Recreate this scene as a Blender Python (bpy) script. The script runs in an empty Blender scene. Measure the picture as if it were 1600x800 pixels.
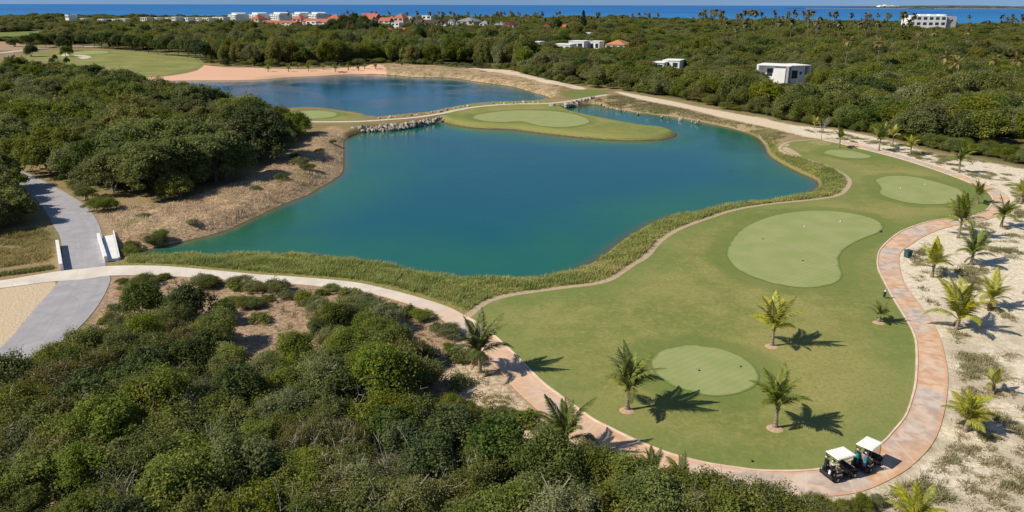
import bpy, math, random
import numpy as np
from mathutils import Vector, Matrix, Euler, geometry

R = math.radians
rng = np.random.default_rng(7)
random.seed(7)
C = bpy.context.scene.collection
SC = bpy.context.scene

# ------------------------------------------------------------------ camera, sky, sun, exposure
H, F, PITCH, ROLL = 32.0, 1200.0, 18.13, 0.13
cam = bpy.data.cameras.new('camera')
cam.sensor_width = 36.0
cam.lens = 36.0 * F / 1600.0
cam.clip_start, cam.clip_end = 0.5, 120000.0
cam_o = bpy.data.objects.new('camera', cam)
C.objects.link(cam_o)
CR = Euler((R(90 - PITCH), 0, 0)).to_matrix() @ Matrix.Rotation(R(ROLL), 3, 'Z')
cam_o.matrix_world = Matrix.Translation((0, 0, H)) @ CR.to_4x4()
SC.camera = cam_o

SUN_EL, SUN_AZ = 42.0, 197.0          # azimuth of the direction light travels is AZ-180, measured from +X
sun_from = Vector((math.cos(R(SUN_AZ)) * math.cos(R(SUN_EL)), math.sin(R(SUN_AZ)) * math.cos(R(SUN_EL)), math.sin(R(SUN_EL))))
w = bpy.data.worlds.new('World')
SC.world = w
w.use_nodes = True
wn = w.node_tree.nodes
sky = wn.new('ShaderNodeTexSky')
sky.sky_type = 'NISHITA'
sky.sun_disc = False
sky.sun_elevation = R(SUN_EL)
sky.sun_rotation = math.atan2(sun_from.x, sun_from.y)
sky.altitude = 0
sky.air_density = 1.0
sky.dust_density = 0.0
sky.ozone_density = 3.0
sk_in = wn.new('ShaderNodeTexCoord')
sk_up = wn.new('ShaderNodeVectorMath')     # the lowest band of the model sky is yellow; read it a little higher up
sk_up.operation = 'ADD'
sk_up.inputs[1].default_value = (0, 0, 0.22)
sk_n = wn.new('ShaderNodeVectorMath')
sk_n.operation = 'NORMALIZE'
w.node_tree.links.new(sk_in.outputs['Generated'], sk_up.inputs[0])
w.node_tree.links.new(sk_up.outputs[0], sk_n.inputs[0])
w.node_tree.links.new(sk_n.outputs[0], sky.inputs[0])
w.node_tree.links.new(sky.outputs[0], wn['Background'].inputs[0])
wn['Background'].inputs[1].default_value = 0.09
sun = bpy.data.lights.new('sun', 'SUN')
sun.energy = 4.9
sun.angle = R(0.53)
sun.color = (1.0, 0.92, 0.79)
sun_o = bpy.data.objects.new('sun', sun)
sun_o.rotation_euler = sun_from.to_track_quat('Z', 'Y').to_euler()
sun_o.location = (0, 0, 200)
C.objects.link(sun_o)
SC.view_settings.view_transform = 'Standard'
SC.view_settings.look = 'None'
SC.view_settings.exposure = 0.15
SC.view_settings.gamma = 1.0
SC.view_settings.use_curve_mapping = False
SC.render.engine = 'CYCLES'
SC.cycles.max_bounces = 5
SC.cycles.diffuse_bounces = 3
SC.cycles.glossy_bounces = 2
SC.cycles.transmission_bounces = 3
SC.cycles.transparent_max_bounces = 6
SC.cycles.use_denoising = True
SC.cycles.use_adaptive_sampling = False

# ------------------------------------------------------------------ survey helpers: a sight line meets the ground
WZ = -1.2                                # water level of the lake


def G(px, py, z=0.0):
    d = CR @ Vector(((px - 800) / F, (400 - py) / F, -1.0))
    t = (z - H) / d.z
    return (d.x * t, d.y * t)


TP, CP, SP = R(PITCH), math.cos(R(PITCH)), math.sin(R(PITCH))


def at(px, Y, z=0.0):                    # ground x of a bearing at a given distance
    return (px - 800) / F * (Y * CP + (H - z) * SP)


def zat(py, Y):                          # height seen at a given elevation and distance
    return H - Y * math.tan(TP + math.atan((py - 400) / F))


def catmull(P, closed=True, sub=5):
    P = np.asarray(P, float)
    n = len(P)
    out = []
    rngi = range(n if closed else n - 1)
    for i in rngi:
        if closed:
            p0, p1, p2, p3 = P[(i - 1) % n], P[i], P[(i + 1) % n], P[(i + 2) % n]
        else:
            p0, p1, p2, p3 = P[max(i - 1, 0)], P[i], P[i + 1], P[min(i + 2, n - 1)]
        for k in range(sub):
            t = k / sub
            out.append(0.5 * ((2 * p1) + (-p0 + p2) * t + (2 * p0 - 5 * p1 + 4 * p2 - p3) * t * t + (-p0 + 3 * p1 - 3 * p2 + p3) * t ** 3))
    if not closed:
        out.append(P[-1])
    return np.array(out)


def ring(px, z=0.0, closed=True, sub=4):
    return catmull([G(a, b, z) for a, b in px], closed, sub)


def sdf(P, poly, far=40.0):
    """signed distance (negative inside), exact within `far` of the outline"""
    P = np.asarray(P, float)
    poly = np.asarray(poly, float)
    out = np.full(len(P), far)
    lo, hi = poly.min(0) - far, poly.max(0) + far
    idx = np.where((P[:, 0] > lo[0]) & (P[:, 0] < hi[0]) & (P[:, 1] > lo[1]) & (P[:, 1] < hi[1]))[0]
    if len(idx) == 0:
        return out
    Q = P[idx]
    d2 = np.full(len(Q), 1e12)
    ins = np.zeros(len(Q), bool)
    A, B = poly, np.roll(poly, -1, 0)
    for a, b in zip(A, B):
        e = b - a
        wv = Q - a
        l2 = e @ e + 1e-12
        t = np.clip((wv @ e) / l2, 0, 1)
        dx = wv[:, 0] - e[0] * t
        dy = wv[:, 1] - e[1] * t
        np.minimum(d2, dx * dx + dy * dy, out=d2)
        c = (a[1] > Q[:, 1]) != (b[1] > Q[:, 1])
        if c.any():
            den = b[1] - a[1] if abs(b[1] - a[1]) > 1e-12 else 1e-12
            ins ^= c & (Q[:, 0] < (b[0] - a[0]) * (Q[:, 1] - a[1]) / den + a[0])
    d = np.sqrt(d2)
    out[idx] = np.where(ins, -d, np.minimum(d, far))
    return out


def smooth(t):
    t = np.clip(t, 0, 1)
    return t * t * (3 - 2 * t)


def vnoise(x, y, s, seed=0):             # value noise on numpy arrays
    x = np.asarray(x) / s + seed * 17.3
    y = np.asarray(y) / s + seed * 9.1
    xi, yi = np.floor(x).astype(np.int64), np.floor(y).astype(np.int64)
    fx, fy = smooth(x - xi), smooth(y - yi)

    def h(a, b):
        v = np.sin(a * 127.1 + b * 311.7 + seed * 74.7) * 43758.5453
        return v - np.floor(v)
    return (h(xi, yi) * (1 - fx) + h(xi + 1, yi) * fx) * (1 - fy) + (h(xi, yi + 1) * (1 - fx) + h(xi + 1, yi + 1) * fx) * fy


# ------------------------------------------------------------------ mesh helpers
def tag(o, label=None, cat=None, group=None, kind=None):
    if label:
        o['label'] = label
    if cat:
        o['category'] = cat
    if group:
        o['group'] = group
    if kind:
        o['kind'] = kind
    return o


def link(name, me, parent=None, loc=None):
    o = bpy.data.objects.new(name, me)
    C.objects.link(o)
    if parent:
        o.parent = parent
    if loc is not None:
        o.location = loc
    return o


def empty(name, loc=(0, 0, 0), rz=0.0, s=1.0):
    o = bpy.data.objects.new(name, None)
    C.objects.link(o)
    o.location = loc
    o.rotation_euler = (0, 0, rz)
    o.scale = (s, s, s)
    o.empty_display_size = 0.5
    return o


def fast_mesh(name, V, Fc, mat=None, attrs=None, smooth_shade=False):
    V = np.asarray(V, np.float32)
    Fc = np.asarray(Fc, np.int32)
    me = bpy.data.meshes.new(name)
    k = Fc.shape[1]
    me.vertices.add(len(V))
    me.vertices.foreach_set('co', V.ravel())
    me.loops.add(Fc.size)
    me.loops.foreach_set('vertex_index', Fc.ravel())
    me.polygons.add(len(Fc))
    me.polygons.foreach_set('loop_start', np.arange(0, Fc.size, k, dtype=np.int32))
    if smooth_shade:
        me.polygons.foreach_set('use_smooth', np.ones(len(Fc), bool))
    else:
        me.polygons.foreach_set('use_smooth', np.zeros(len(Fc), bool))
    me.update(calc_edges=True)
    for nm, (dom, arr) in (attrs or {}).items():
        a = me.attributes.new(nm, 'FLOAT', dom)
        a.data.foreach_set('value', np.asarray(arr, np.float32).ravel())
    if mat:
        me.materials.append(mat)
    return me


class MB:
    """collects boxes, tubes and lathes; build() makes ONE mesh object"""
    def __init__(s):
        s.v, s.f = [], []

    def add(s, vs, fs, M=None):
        o = len(s.v)
        for v in vs:
            v = Vector(v)
            s.v.append(tuple(M @ v if M else v))
        s.f += [tuple(i + o for i in f) for f in fs]
        return s

    def box(s, x0, x1, y0, y1, z0, z1, M=None, bev=0.0):
        b = min(bev, (x1 - x0) * .45, (y1 - y0) * .45, (z1 - z0) * .45)
        if b <= 0:
            vs = [(x, y, z) for z in (z0, z1) for y in (y0, y1) for x in (x0, x1)]
            fs = [(0, 2, 3, 1), (4, 5, 7, 6), (0, 1, 5, 4), (2, 6, 7, 3), (0, 4, 6, 2), (1, 3, 7, 5)]
            return s.add(vs, fs, M)
        # chamfered box
        vs, key = [], {}
        for sx in (0, 1):
            for sy in (0, 1):
                for sz in (0, 1):
                    X, Y, Z = (x0, x1)[sx], (y0, y1)[sy], (z0, z1)[sz]
                    ix, iy, iz = X + b * (1 - 2 * sx), Y + b * (1 - 2 * sy), Z + b * (1 - 2 * sz)
                    for ax, p in (('x', (X, iy, iz)), ('y', (ix, Y, iz)), ('z', (ix, iy, Z))):
                        key[(sx, sy, sz, ax)] = len(vs)
                        vs.append(p)
        k = key
        fs = []
        for q in (0, 1):
            fs.append([k[(q, 0, 0, 'x')], k[(q, 1, 0, 'x')], k[(q, 1, 1, 'x')], k[(q, 0, 1, 'x')]][::1 if q else -1])
            fs.append([k[(0, q, 0, 'y')], k[(0, q, 1, 'y')], k[(1, q, 1, 'y')], k[(1, q, 0, 'y')]][::1 if q else -1])
            fs.append([k[(0, 0, q, 'z')], k[(1, 0, q, 'z')], k[(1, 1, q, 'z')], k[(0, 1, q, 'z')]][::1 if q else -1])
        for a in (0, 1):
            for c in (0, 1):
                fs.append([k[(a, c, 0, 'x')], k[(a, c, 1, 'x')], k[(a, c, 1, 'y')], k[(a, c, 0, 'y')]])
                fs.append([k[(a, 0, c, 'x')], k[(a, 1, c, 'x')], k[(a, 1, c, 'z')], k[(a, 0, c, 'z')]])
                fs.append([k[(0, a, c, 'y')], k[(1, a, c, 'y')], k[(1, a, c, 'z')], k[(0, a, c, 'z')]])
                for e in (0, 1):
                    fs.append([k[(a, c, e, 'x')], k[(a, c, e, 'y')], k[(a, c, e, 'z')]])
        return s.add(vs, [tuple(f) for f in fs], M)

    def tube(s, pts, rad, n=6, cap=True):
        pts = [Vector(p) for p in pts]
        if not hasattr(rad, '__len__'):
            rad = [rad] * len(pts)
        o = len(s.v)
        for i, p in enumerate(pts):
            d = (pts[min(i + 1, len(pts) - 1)] - pts[max(i - 1, 0)]).normalized()
            a = d.orthogonal().normalized() if abs(d.z) < .9 else Vector((1, 0, 0)).cross(d).normalized()
            b = d.cross(a)
            for j in range(n):
                t = 2 * math.pi * j / n
                s.v.append(tuple(p + (a * math.cos(t) + b * math.sin(t)) * rad[i]))
        for i in range(len(pts) - 1):
            for j in range(n):
                s.f.append((o + i * n + j, o + i * n + (j + 1) % n, o + (i + 1) * n + (j + 1) % n, o + (i + 1) * n + j))
        if cap:
            s.f.append(tuple(o + j for j in reversed(range(n))))
            s.f.append(tuple(o + (len(pts) - 1) * n + j for j in range(n)))
        return s

    def prism(s, prof, y0, y1):          # profile in x,z swept along y
        n = len(prof)
        vs = [(x, y0, z) for x, z in prof] + [(x, y1, z) for x, z in prof]
        fs = [tuple(range(n)), tuple(range(2 * n - 1, n - 1, -1))]
        fs += [(i, n + i, n + (i + 1) % n, (i + 1) % n) for i in range(n)]
        return s.add(vs, fs)

    def mesh(s, name, mat, sm=False):
        me = bpy.data.meshes.new(name)
        me.from_pydata(s.v, [], s.f)
        import bmesh
        bm = bmesh.new()
        bm.from_mesh(me)
        bmesh.ops.recalc_face_normals(bm, faces=bm.faces)
        bm.to_mesh(me)
        bm.free()
        if sm:
            me.polygons.foreach_set('use_smooth', np.ones(len(me.polygons), bool))
        me.materials.append(mat)
        return me

    def build(s, name, mat, parent=None, loc=None, sm=False):
        return link(name, s.mesh(name, mat, sm), parent, loc)


# ------------------------------------------------------------------ material helpers
class Mat:
    def __init__(s, name, rough=0.8, spec=0.3):
        s.m = bpy.data.materials.new(name)
        s.m.use_nodes = True
        s.t = s.m.node_tree
        s.p = s.t.nodes['Principled BSDF']
        s.p.inputs['Roughness'].default_value = rough
        s.p.inputs['Specular IOR Level'].default_value = spec

    def put(s, sock, v):
        if v is None:
            return
        if isinstance(v, bpy.types.NodeSocket):
            s.t.links.new(v, sock)
        elif isinstance(v, (tuple, list)) and len(v) == 3 and sock.type == 'RGBA':
            sock.default_value = (*v, 1)
        else:
            sock.default_value = v

    def node(s, typ, ins=None, **kw):
        n = s.t.nodes.new(typ)
        for k, v in kw.items():
            setattr(n, k, v)
        for k, v in (ins or {}).items():
            s.put(n.inputs[k], v)
        return n

    def attr(s, name):
        return s.node('ShaderNodeAttribute', attribute_name=name).outputs['Fac']

    def pos(s):
        return s.node('ShaderNodeNewGeometry').outputs['Position']

    def obj(s):
        return s.node('ShaderNodeTexCoord').outputs['Object']

    def noise(s, scale, detail=3, vec=None, rough=0.55, dist=0.0):
        return s.node('ShaderNodeTexNoise', {'Vector': vec if vec is not None else s.pos(), 'Scale': scale, 'Detail': detail, 'Roughness': rough, 'Distortion': dist}).outputs['Fac']

    def math(s, op, a, b=0.0, c=None, clamp=False):
        n = s.node('ShaderNodeMath', operation=op, use_clamp=clamp)
        s.put(n.inputs[0], a)
        s.put(n.inputs[1], b)
        if c is not None:
            s.put(n.inputs[2], c)
        return n.outputs[0]

    def rmap(s, v, a, b, c=0.0, d=1.0, sm=True):
        n = s.node('ShaderNodeMapRange', interpolation_type='SMOOTHSTEP' if sm else 'LINEAR')
        for i, x in enumerate((v, a, b, c, d)):
            s.put(n.inputs[i], x)
        return n.outputs[0]

    def mix(s, f, a, b):
        n = s.node('ShaderNodeMix', data_type='RGBA')
        s.put(n.inputs[0], f)
        s.put(n.inputs[6], a)
        s.put(n.inputs[7], b)
        return n.outputs[2]

    def scale3(s, vec, v):
        n = s.node('ShaderNodeVectorMath', operation='MULTIPLY')
        s.put(n.inputs[0], vec)
        n.inputs[1].default_value = v
        return n.outputs[0]

    def bump(s, h, strength=0.3, dist=0.05):
        n = s.node('ShaderNodeBump', {'Height': h, 'Strength': strength, 'Distance': dist})
        s.t.links.new(n.outputs[0], s.p.inputs['Normal'])

    def col(s, c):
        s.put(s.p.inputs['Base Color'], c)
        return s


def plain(name, c, rough=0.6, spec=0.4, var=0.12, scale=6.0, metal=0.0):
    m = Mat(name, rough, spec)
    n = m.noise(scale, 3, m.obj())
    d = tuple(x * (1 - var * 2) for x in c)
    m.col(m.mix(m.rmap(n, .3, .7), d, c))
    m.p.inputs['Metallic'].default_value = metal
    return m.m


# ------------------------------------------------------------------ survey of the ground (outlines)
near_shore = [(196, 399), (240, 400), (300, 400), (400, 400), (470, 399), (540, 406), (600, 414), (650, 426), (725, 435), (795, 437), (850, 434), (880, 428), (910, 418), (937, 403), (962, 383), (985, 367), (1015, 350), (1040, 341), (1065, 336), (1097, 330), (1127, 324), (1160, 320), (1200, 315), (1237, 309), (1262, 303), (1277, 292)]
right_shore = [(1274, 282), (1252, 272), (1228, 260), (1209, 249), (1199, 240), (1193, 226), (1180, 214), (1150, 203), (1125, 197), (1100, 192), (1050, 183), (1000, 177), (950, 169), (926, 164)]
dam_low = [(905, 167), (880, 170)]
island_shore = [(900, 178), (950, 189), (1000, 198), (1025, 200), (1050, 206), (1058, 211), (1047, 216), (1025, 219), (975, 220), (925, 217), (875, 212), (825, 206), (800, 203), (750, 201), (715, 197), (692, 191), (688, 187)]
cause_low = [(675, 190), (632, 197), (612, 200), (575, 205), (552, 212)]
left_bank = [(539, 220), (538, 232), (538, 250), (537, 268), (525, 280), (500, 294), (482, 305), (450, 317), (400, 340), (350, 362), (300, 375), (250, 387), (205, 395)]
W1 = ring(near_shore + right_shore + dam_low + island_shore + cause_low + left_bank, WZ)
W2 = ring([(400, 125), (450, 121), (500, 119), (550, 116), (600, 117), (650, 121), (700, 122), (750, 129), (800, 136), (828, 144), (856, 152), (850, 157), (800, 161), (775, 161), (725, 165), (700, 172), (650, 180), (585, 186), (572, 182), (560, 179), (525, 172), (475, 170), (435, 172), (380, 170), (310, 155), (240, 140), (222, 131), (240, 127), (300, 126)], WZ)
W3 = ring([(-140, 99), (0, 100), (48, 100), (50, 106), (20, 112), (-140, 118)], WZ)

fair_lake = [(737, 495), (762, 475), (800, 463), (875, 452), (925, 446), (955, 439), (975, 427), (995, 413), (1015, 401), (1035, 378), (1062, 360), (1100, 345), (1150, 329), (1200, 320), (1250, 315), (1300, 309), (1321, 301), (1331, 287), (1327, 277), (1312, 267), (1287, 256), (1250, 245), (1227, 236), (1221, 229)]
fair_top = [(1235, 222), (1257, 220), (1285, 219)]
path_st = [((-60, 446), (-60, 460)), ((0, 439), (0, 451)), ((50, 431), (45, 445)), ((95, 424), (87, 440)), ((135, 420), (130, 437)), ((175, 416), (175, 431)), ((250, 416), (250, 431)), ((337, 423), (335, 436)), ((400, 429), (400, 441)), ((475, 434), (472, 445)), ((550, 441), (537, 452)), ((600, 451), (580, 459)), ((650, 464), (625, 471)), ((700, 480), (665, 485)), ((730, 496), (690, 499)), ((760, 515), (715, 519)), ((800, 550), (748, 547)), ((825, 576), (778, 577)), ((850, 600), (803, 606)), ((875, 619), (833, 634)), ((900, 637), (866, 663)), ((925, 655), (897, 682)), ((950, 668), (925, 698)), ((1000, 692), (975, 722)), ((1050, 711), (1030, 742)), ((1100, 724), (1085, 757)), ((1150, 732), (1140, 768)), ((1200, 737), (1200, 776)), ((1275, 735), (1278, 777)), ((1325, 722), (1345, 769)), ((1375, 695), (1405, 742)), ((1397, 673), (1440, 714)), ((1415, 650), (1462, 685)), ((1425, 622), (1474, 650)), ((1430, 600), (1480, 615)), ((1432, 575), (1481, 585)), ((1432, 550), (1477, 560)), ((1430, 530), (1470, 532)), ((1422, 510), (1457, 503)), ((1407, 485), (1442, 482)), ((1392, 460), (1425, 460)), ((1380, 437), (1412, 440)), ((1372, 420), (1406, 418)), ((1371, 405), (1405, 402)), ((1375, 391), (1410, 392)), ((1390, 375), (1424, 382)), ((1412, 360), (1443, 370)), ((1450, 347), (1475, 357)), ((1487, 341), (1510, 350)), ((1532, 333), (1550, 341)), ((1547, 322), (1574, 327)), ((1551, 311), (1577, 311)), ((1541, 299), (1562, 298)), ((1522, 289), (1531, 285)), ((1487, 275), (1492, 270)), ((1450, 262), (1453, 257)), ((1412, 250), (1415, 245)), ((1375, 240), (1378, 235)), ((1335, 230), (1338, 225)), ((1310, 224), (1314, 220)), ((1285, 219), (1290, 215))]
FAIR = ring(fair_lake + fair_top + [a for a, b in path_st[14:60]][::-1], 0.0, sub=4)
PIN = catmull([G(*a) for a, b in path_st], False, 6)
POUT = catmull([G(*b) for a, b in path_st], False, 6)
PATH = np.concatenate([PIN, POUT[::-1]])
road_st = [((-70, 282), (-50, 262)), ((-20, 284), (8, 262)), ((10, 284), (33, 267)), ((38, 298), (62, 280)), ((60, 316), (100, 300)), ((74, 335), (133, 321)), ((84, 353), (150, 342)), ((94, 370), (159, 365)), ((98, 400), (164, 400)), ((98, 424), (166, 419)), ((93, 436), (171, 432)), ((87, 447), (172, 440)), ((62, 475), (162, 463)), ((37, 505), (140, 495)), ((0, 545), (95, 540)), ((-60, 600), (30, 610))]
RL = catmull([G(*a) for a, b in road_st], False, 6)
RR = catmull([G(*b) for a, b in road_st], False, 6)
ROAD = np.concatenate([RL, RR[::-1]])

GREENS = [
    [(1017, 560), (1030, 549), (1055, 541), (1085, 539), (1120, 543), (1150, 553), (1175, 568), (1186, 585), (1183, 601), (1165, 612), (1135, 619), (1105, 619), (1075, 612), (1045, 601), (1025, 586), (1016, 572)],
    [(1135, 400), (1137, 385), (1150, 365), (1172, 350), (1200, 339), (1240, 331), (1290, 329), (1335, 334), (1365, 342), (1380, 353), (1375, 363), (1355, 371), (1335, 380), (1318, 392), (1311, 405), (1314, 420), (1317, 432), (1305, 443), (1280, 449), (1250, 450), (1215, 445), (1180, 435), (1150, 420)],
    [(1367, 281), (1390, 275), (1425, 276), (1462, 284), (1497, 295), (1508, 306), (1492, 317), (1450, 320), (1412, 316), (1384, 308), (1373, 301), (1375, 293)],
    [(1286, 238), (1300, 234), (1325, 235), (1350, 240), (1363, 245), (1350, 248), (1320, 247), (1295, 242)]]
GR = [ring(g, 0.0, sub=5) for g in GREENS]
ISL_T = ring(island_shore + [(697, 182), (712, 174), (750, 166.5), (800, 162.5), (850, 161.8), (874, 167)], WZ)
_e = np.roll(ISL_T, -1, 0) - np.roll(ISL_T, 1, 0)
_n = np.stack([-_e[:, 1], _e[:, 0]], 1) / np.linalg.norm(_e, axis=1)[:, None]
_sg = 1.0 if (ISL_T[:, 0] * np.roll(ISL_T[:, 1], -1) - np.roll(ISL_T[:, 0], -1) * ISL_T[:, 1]).sum() > 0 else -1.0
ISL_T = ISL_T + _sg * _n * 0.55          # mown to half a metre from the water
ISL_G = ring([(738, 183), (760, 177), (800, 173), (850, 173), (890, 177), (916, 185), (920, 192), (900, 197), (870, 199), (840, 196), (815, 190), (785, 191), (755, 189)])
TON_T = ring([(420, 176), (440, 173), (475, 172), (522, 174), (557, 180), (575, 186), (545, 188), (500, 189), (430, 189)])
TON_G = ring([(450, 178), (470, 174), (500, 173), (526, 177), (522, 182), (500, 185), (470, 186), (450, 184)])
NE_T = ring([(875, 146), (895, 141), (920, 140), (945, 143), (950, 148), (925, 151), (890, 152)])
FF1 = ring([(30, 91), (45, 85), (92, 80), (175, 78), (225, 81), (287, 86), (312, 92), (318, 101), (308, 108), (262, 117), (217, 122), (140, 122), (80, 115), (50, 108), (28, 98)])
FF1_G = ring([(95, 83), (130, 80), (165, 80), (168, 83), (140, 85), (105, 86)])
FF2 = ring([(-60, 50), (0, 51), (72, 48), (74, 57), (40, 59), (-60, 62)])
FF3 = ring([(110, 49), (146, 49), (146, 54), (110, 55)])
BUNK = [ring(b) for b in ([(93, 86), (103, 84.5), (109, 86), (104, 88), (95, 88)], [(115, 87), (128, 86), (142, 88.5), (138, 91.5), (128, 92.5), (122, 89.5)])]
CAUSE = ring([(455, 189), (560, 188), (600, 184), (650, 179), (690, 175), (720, 168), (770, 163), (850, 161), (880, 160), (930, 150), (940, 158), (905, 165), (870, 168), (800, 165), (720, 175), (690, 186), (630, 195), (575, 202), (540, 205), (470, 196)])
Z_ISL = ring(island_shore + [(690, 178), (720, 168), (770, 163), (850, 160), (880, 168)])
Z_TON = TON_T

Z_PINK = ring([(316, 102), (350, 105), (400, 106), (455, 108), (520, 107), (592, 103), (600, 116), (550, 119), (480, 123), (400, 128), (300, 130), (205, 135), (200, 122), (262, 119), (308, 110)])
Z_NBANK = ring([(588, 101), (640, 102), (700, 106), (800, 117), (872, 132), (868, 148), (850, 152), (825, 146), (750, 131), (650, 123), (590, 118)])
Z_WHITE = ring([(1180, 182), (1230, 194), (1320, 205), (1400, 223), (1462, 242), (1525, 250), (1600, 264), (1750, 285), (2100, 420), (2100, 1000), (1310, 1000), (1262, 776), (1380, 755), (1440, 700), (1460, 620), (1430, 530), (1390, 450), (1385, 395), (1450, 350), (1540, 330), (1545, 305), (1480, 272), (1380, 238), (1300, 220), (1240, 209)])
Z_T1 = ring([(966, 143), (1012, 151), (1050, 158), (1087, 166), (1125, 173), (1200, 187), (1228, 195), (1240, 208), (1200, 199), (1125, 183), (1087, 173), (1050, 165), (1012, 158), (970, 147)])
Z_T2 = ring([(736, 106), (800, 110), (815, 114), (862, 127), (910, 136), (908, 140), (862, 134), (815, 122), (800, 119), (740, 110)])
Z_TAN = ring([(-160, 466), (0, 451), (86, 440), (62, 475), (36, 505), (0, 545), (-160, 680)])
Z_BANK = ring([(108, 290), (150, 318), (200, 322), (300, 308), (400, 270), (470, 225), (520, 198), (540, 215), (541, 268), (500, 297), (450, 321), (350, 366), (250, 390), (200, 400), (172, 400), (160, 350)])
Z_SOIL = ring([(168, 432), (420, 442), (560, 455), (660, 482), (700, 510), (760, 560), (830, 640), (890, 690), (1000, 735), (1150, 775), (1290, 780), (1330, 1000), (-400, 1100), (-400, 640), (0, 560), (95, 545), (150, 490)])
Z_PALE = ring([(735, 540), (775, 580), (830, 637), (880, 680), (970, 730), (1060, 760), (1010, 780), (860, 730), (760, 680), (700, 610), (690, 560)])
Z_FIELD = ring([(1450, 70), (1470, 67), (1520, 68), (1640, 71), (1640, 77), (1500, 77)])
Z_TRACK = ring([(1500, 100), (1545, 97), (1640, 92), (1640, 114), (1560, 109), (1520, 104)])
Z_SW = ring([(-60, 64), (20, 66), (42, 70), (36, 77), (0, 79), (-60, 83)])
Z_WOOD = None
# front edge of the northern woods, and the coast
wood_front = [(-400, 84), (-60, 86), (40, 72), (120, 70), (170, 76), (230, 80), (290, 85), (320, 97), (400, 103), (520, 103), (590, 99), (700, 104), (790, 108), (830, 117), (870, 126), (930, 134), (990, 142), (1030, 150), (1080, 158), (1130, 168), (1200, 182), (1240, 191), (1320, 202), (1400, 218), (1462, 236), (1525, 245), (1600, 258), (1760, 280), (1950, 310)]
WF = catmull([G(a, b) for a, b in wood_front], False, 4)
coast = np.array([(-2600, 2050), (-900, 1850), (-300, 1750), (200, 1700), (420, 1500), (620, 1300), (900, 1200), (1500, 1150), (2600, 1150)], float)
NW = np.concatenate([WF, coast[::-1]])

STRIP_Z = np.concatenate([np.array([G(a, b, WZ) for a, b in near_shore + right_shore[:9]]), np.array([G(*a) for a in [(183, 416), (250, 416), (337, 423), (400, 429), (475, 434), (550, 441), (600, 451), (650, 464), (700, 480), (727, 493)] + fair_lake + [(1235, 213), (1205, 205), (1180, 200), (1140, 190)]])[::-1]])
Z_NE = ring([(935, 153), (970, 149), (1012, 158), (1050, 166), (1087, 174), (1125, 184), (1200, 200), (1240, 212), (1225, 222), (1200, 226), (1170, 208), (1110, 193), (1050, 181), (1000, 174), (950, 167), (925, 160)])
# ------------------------------------------------------------------ ground sheet
NX, NY = 640, 760
ys = 45.0 * (2730.0 / 45.0) ** (np.arange(NY) / (NY - 1)) - 30.0
us = np.linspace(-1.12, 1.12, NX)
GX = us[None, :] * (ys[:, None] + 22.0)
GY = np.repeat(ys[:, None], NX, 1)
PTS = np.stack([GX.ravel(), GY.ravel()], 1)
d1, d2_, d3 = sdf(PTS, W1), sdf(PTS, W2), sdf(PTS, W3)
dw = np.minimum(np.minimum(d1, d2_), d3)


def bank_width(P):
    b = np.full(len(P), 5.0)
    for z in (Z_ISL, CAUSE, Z_TON):
        b = np.where(sdf(P, z, 8) < 4, 1.2 if z is not Z_ISL else 2.2, b)
    b = np.where((sdf(P, Z_NBANK, 8) < 3), 3.0, b)
    return b


def ground_z(P, dwv=None):
    P = np.asarray(P, float)
    if dwv is None:
        dwv = np.minimum(np.minimum(sdf(P, W1), sdf(P, W2)), sdf(P, W3))
    t = np.clip(dwv / bank_width(P), 0, 1)
    h = WZ * (1 - t) ** 1.5
    h = np.where(dwv < 0, WZ + np.maximum(dwv * 0.35, -2.5), h)
    # a low bluff behind the far shore
    nb = smooth((6 - sdf(P, Z_NBANK, 20)) / 8) * smooth((dwv - 1.5) / 6) * (0.05 + .6 * vnoise(P[:, 0], P[:, 1], 9, 3) + .5 * vnoise(P[:, 0], P[:, 1], 3.5, 5))
    h = h + np.where(dwv > 0, nb, 0)
    mb_ = smooth((sdf(P, ROAD, 8) - 2) / 3) * smooth((sdf(P, PATH, 8) - 1) / 2) * smooth((1 - sdf(P, Z_BANK, 10)) / 3) * smooth((dwv - .8) / 3)
    h = h + mb_ * (.75 * vnoise(P[:, 0], P[:, 1], 4.2, 41) + .45 * vnoise(P[:, 0], P[:, 1], 1.7, 42) - .35)
    # the land ends at the sea
    yc = np.interp(P[:, 0], coast[:, 0], coast[:, 1])
    h = h - 4.5 * smooth((P[:, 1] - yc + 40) / 60)
    return h


Zg = ground_z(PTS, dw)
base = (np.arange(NY - 1)[:, None] * NX + np.arange(NX - 1)[None, :]).ravel()
Q = np.stack([base, base + 1, base + NX + 1, base + NX], 1)
attrs = {'d_water': ('POINT', dw)}
for nm, poly in (('z_pink', Z_PINK), ('z_nbank', Z_NBANK), ('z_white', Z_WHITE), ('z_t1', Z_T1), ('z_t2', Z_T2), ('z_tan', Z_TAN), ('z_bank', Z_BANK), ('z_soil', Z_SOIL), ('z_pale', Z_PALE), ('z_field', Z_FIELD), ('z_track', Z_TRACK), ('z_sw', Z_SW), ('z_fair', FAIR), ('z_wood', NW), ('z_path', PATH), ('z_strip', STRIP_Z), ('z_isl', ISL_T), ('z_ne', Z_NE)):
    attrs[nm] = ('POINT', sdf(PTS, poly, 30.0))

m = Mat('ground_soil', 0.95, 0.1)
n1, n2, n3 = m.noise(0.09, 4), m.noise(0.8, 4), m.noise(5.0, 4)
n4 = m.noise(2.2, 5, dist=0.6)
mixn = m.math('ADD', m.math('MULTIPLY', n1, 0.5), m.math('MULTIPLY', n4, 0.5))
col = m.mix(m.rmap(mixn, .42, .6), (.30, .21, .105), (.135, .135, .045))
col = m.mix(m.math('MULTIPLY', m.rmap(n3, .35, .75), 0.5), col, (.40, .30, .17))


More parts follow.
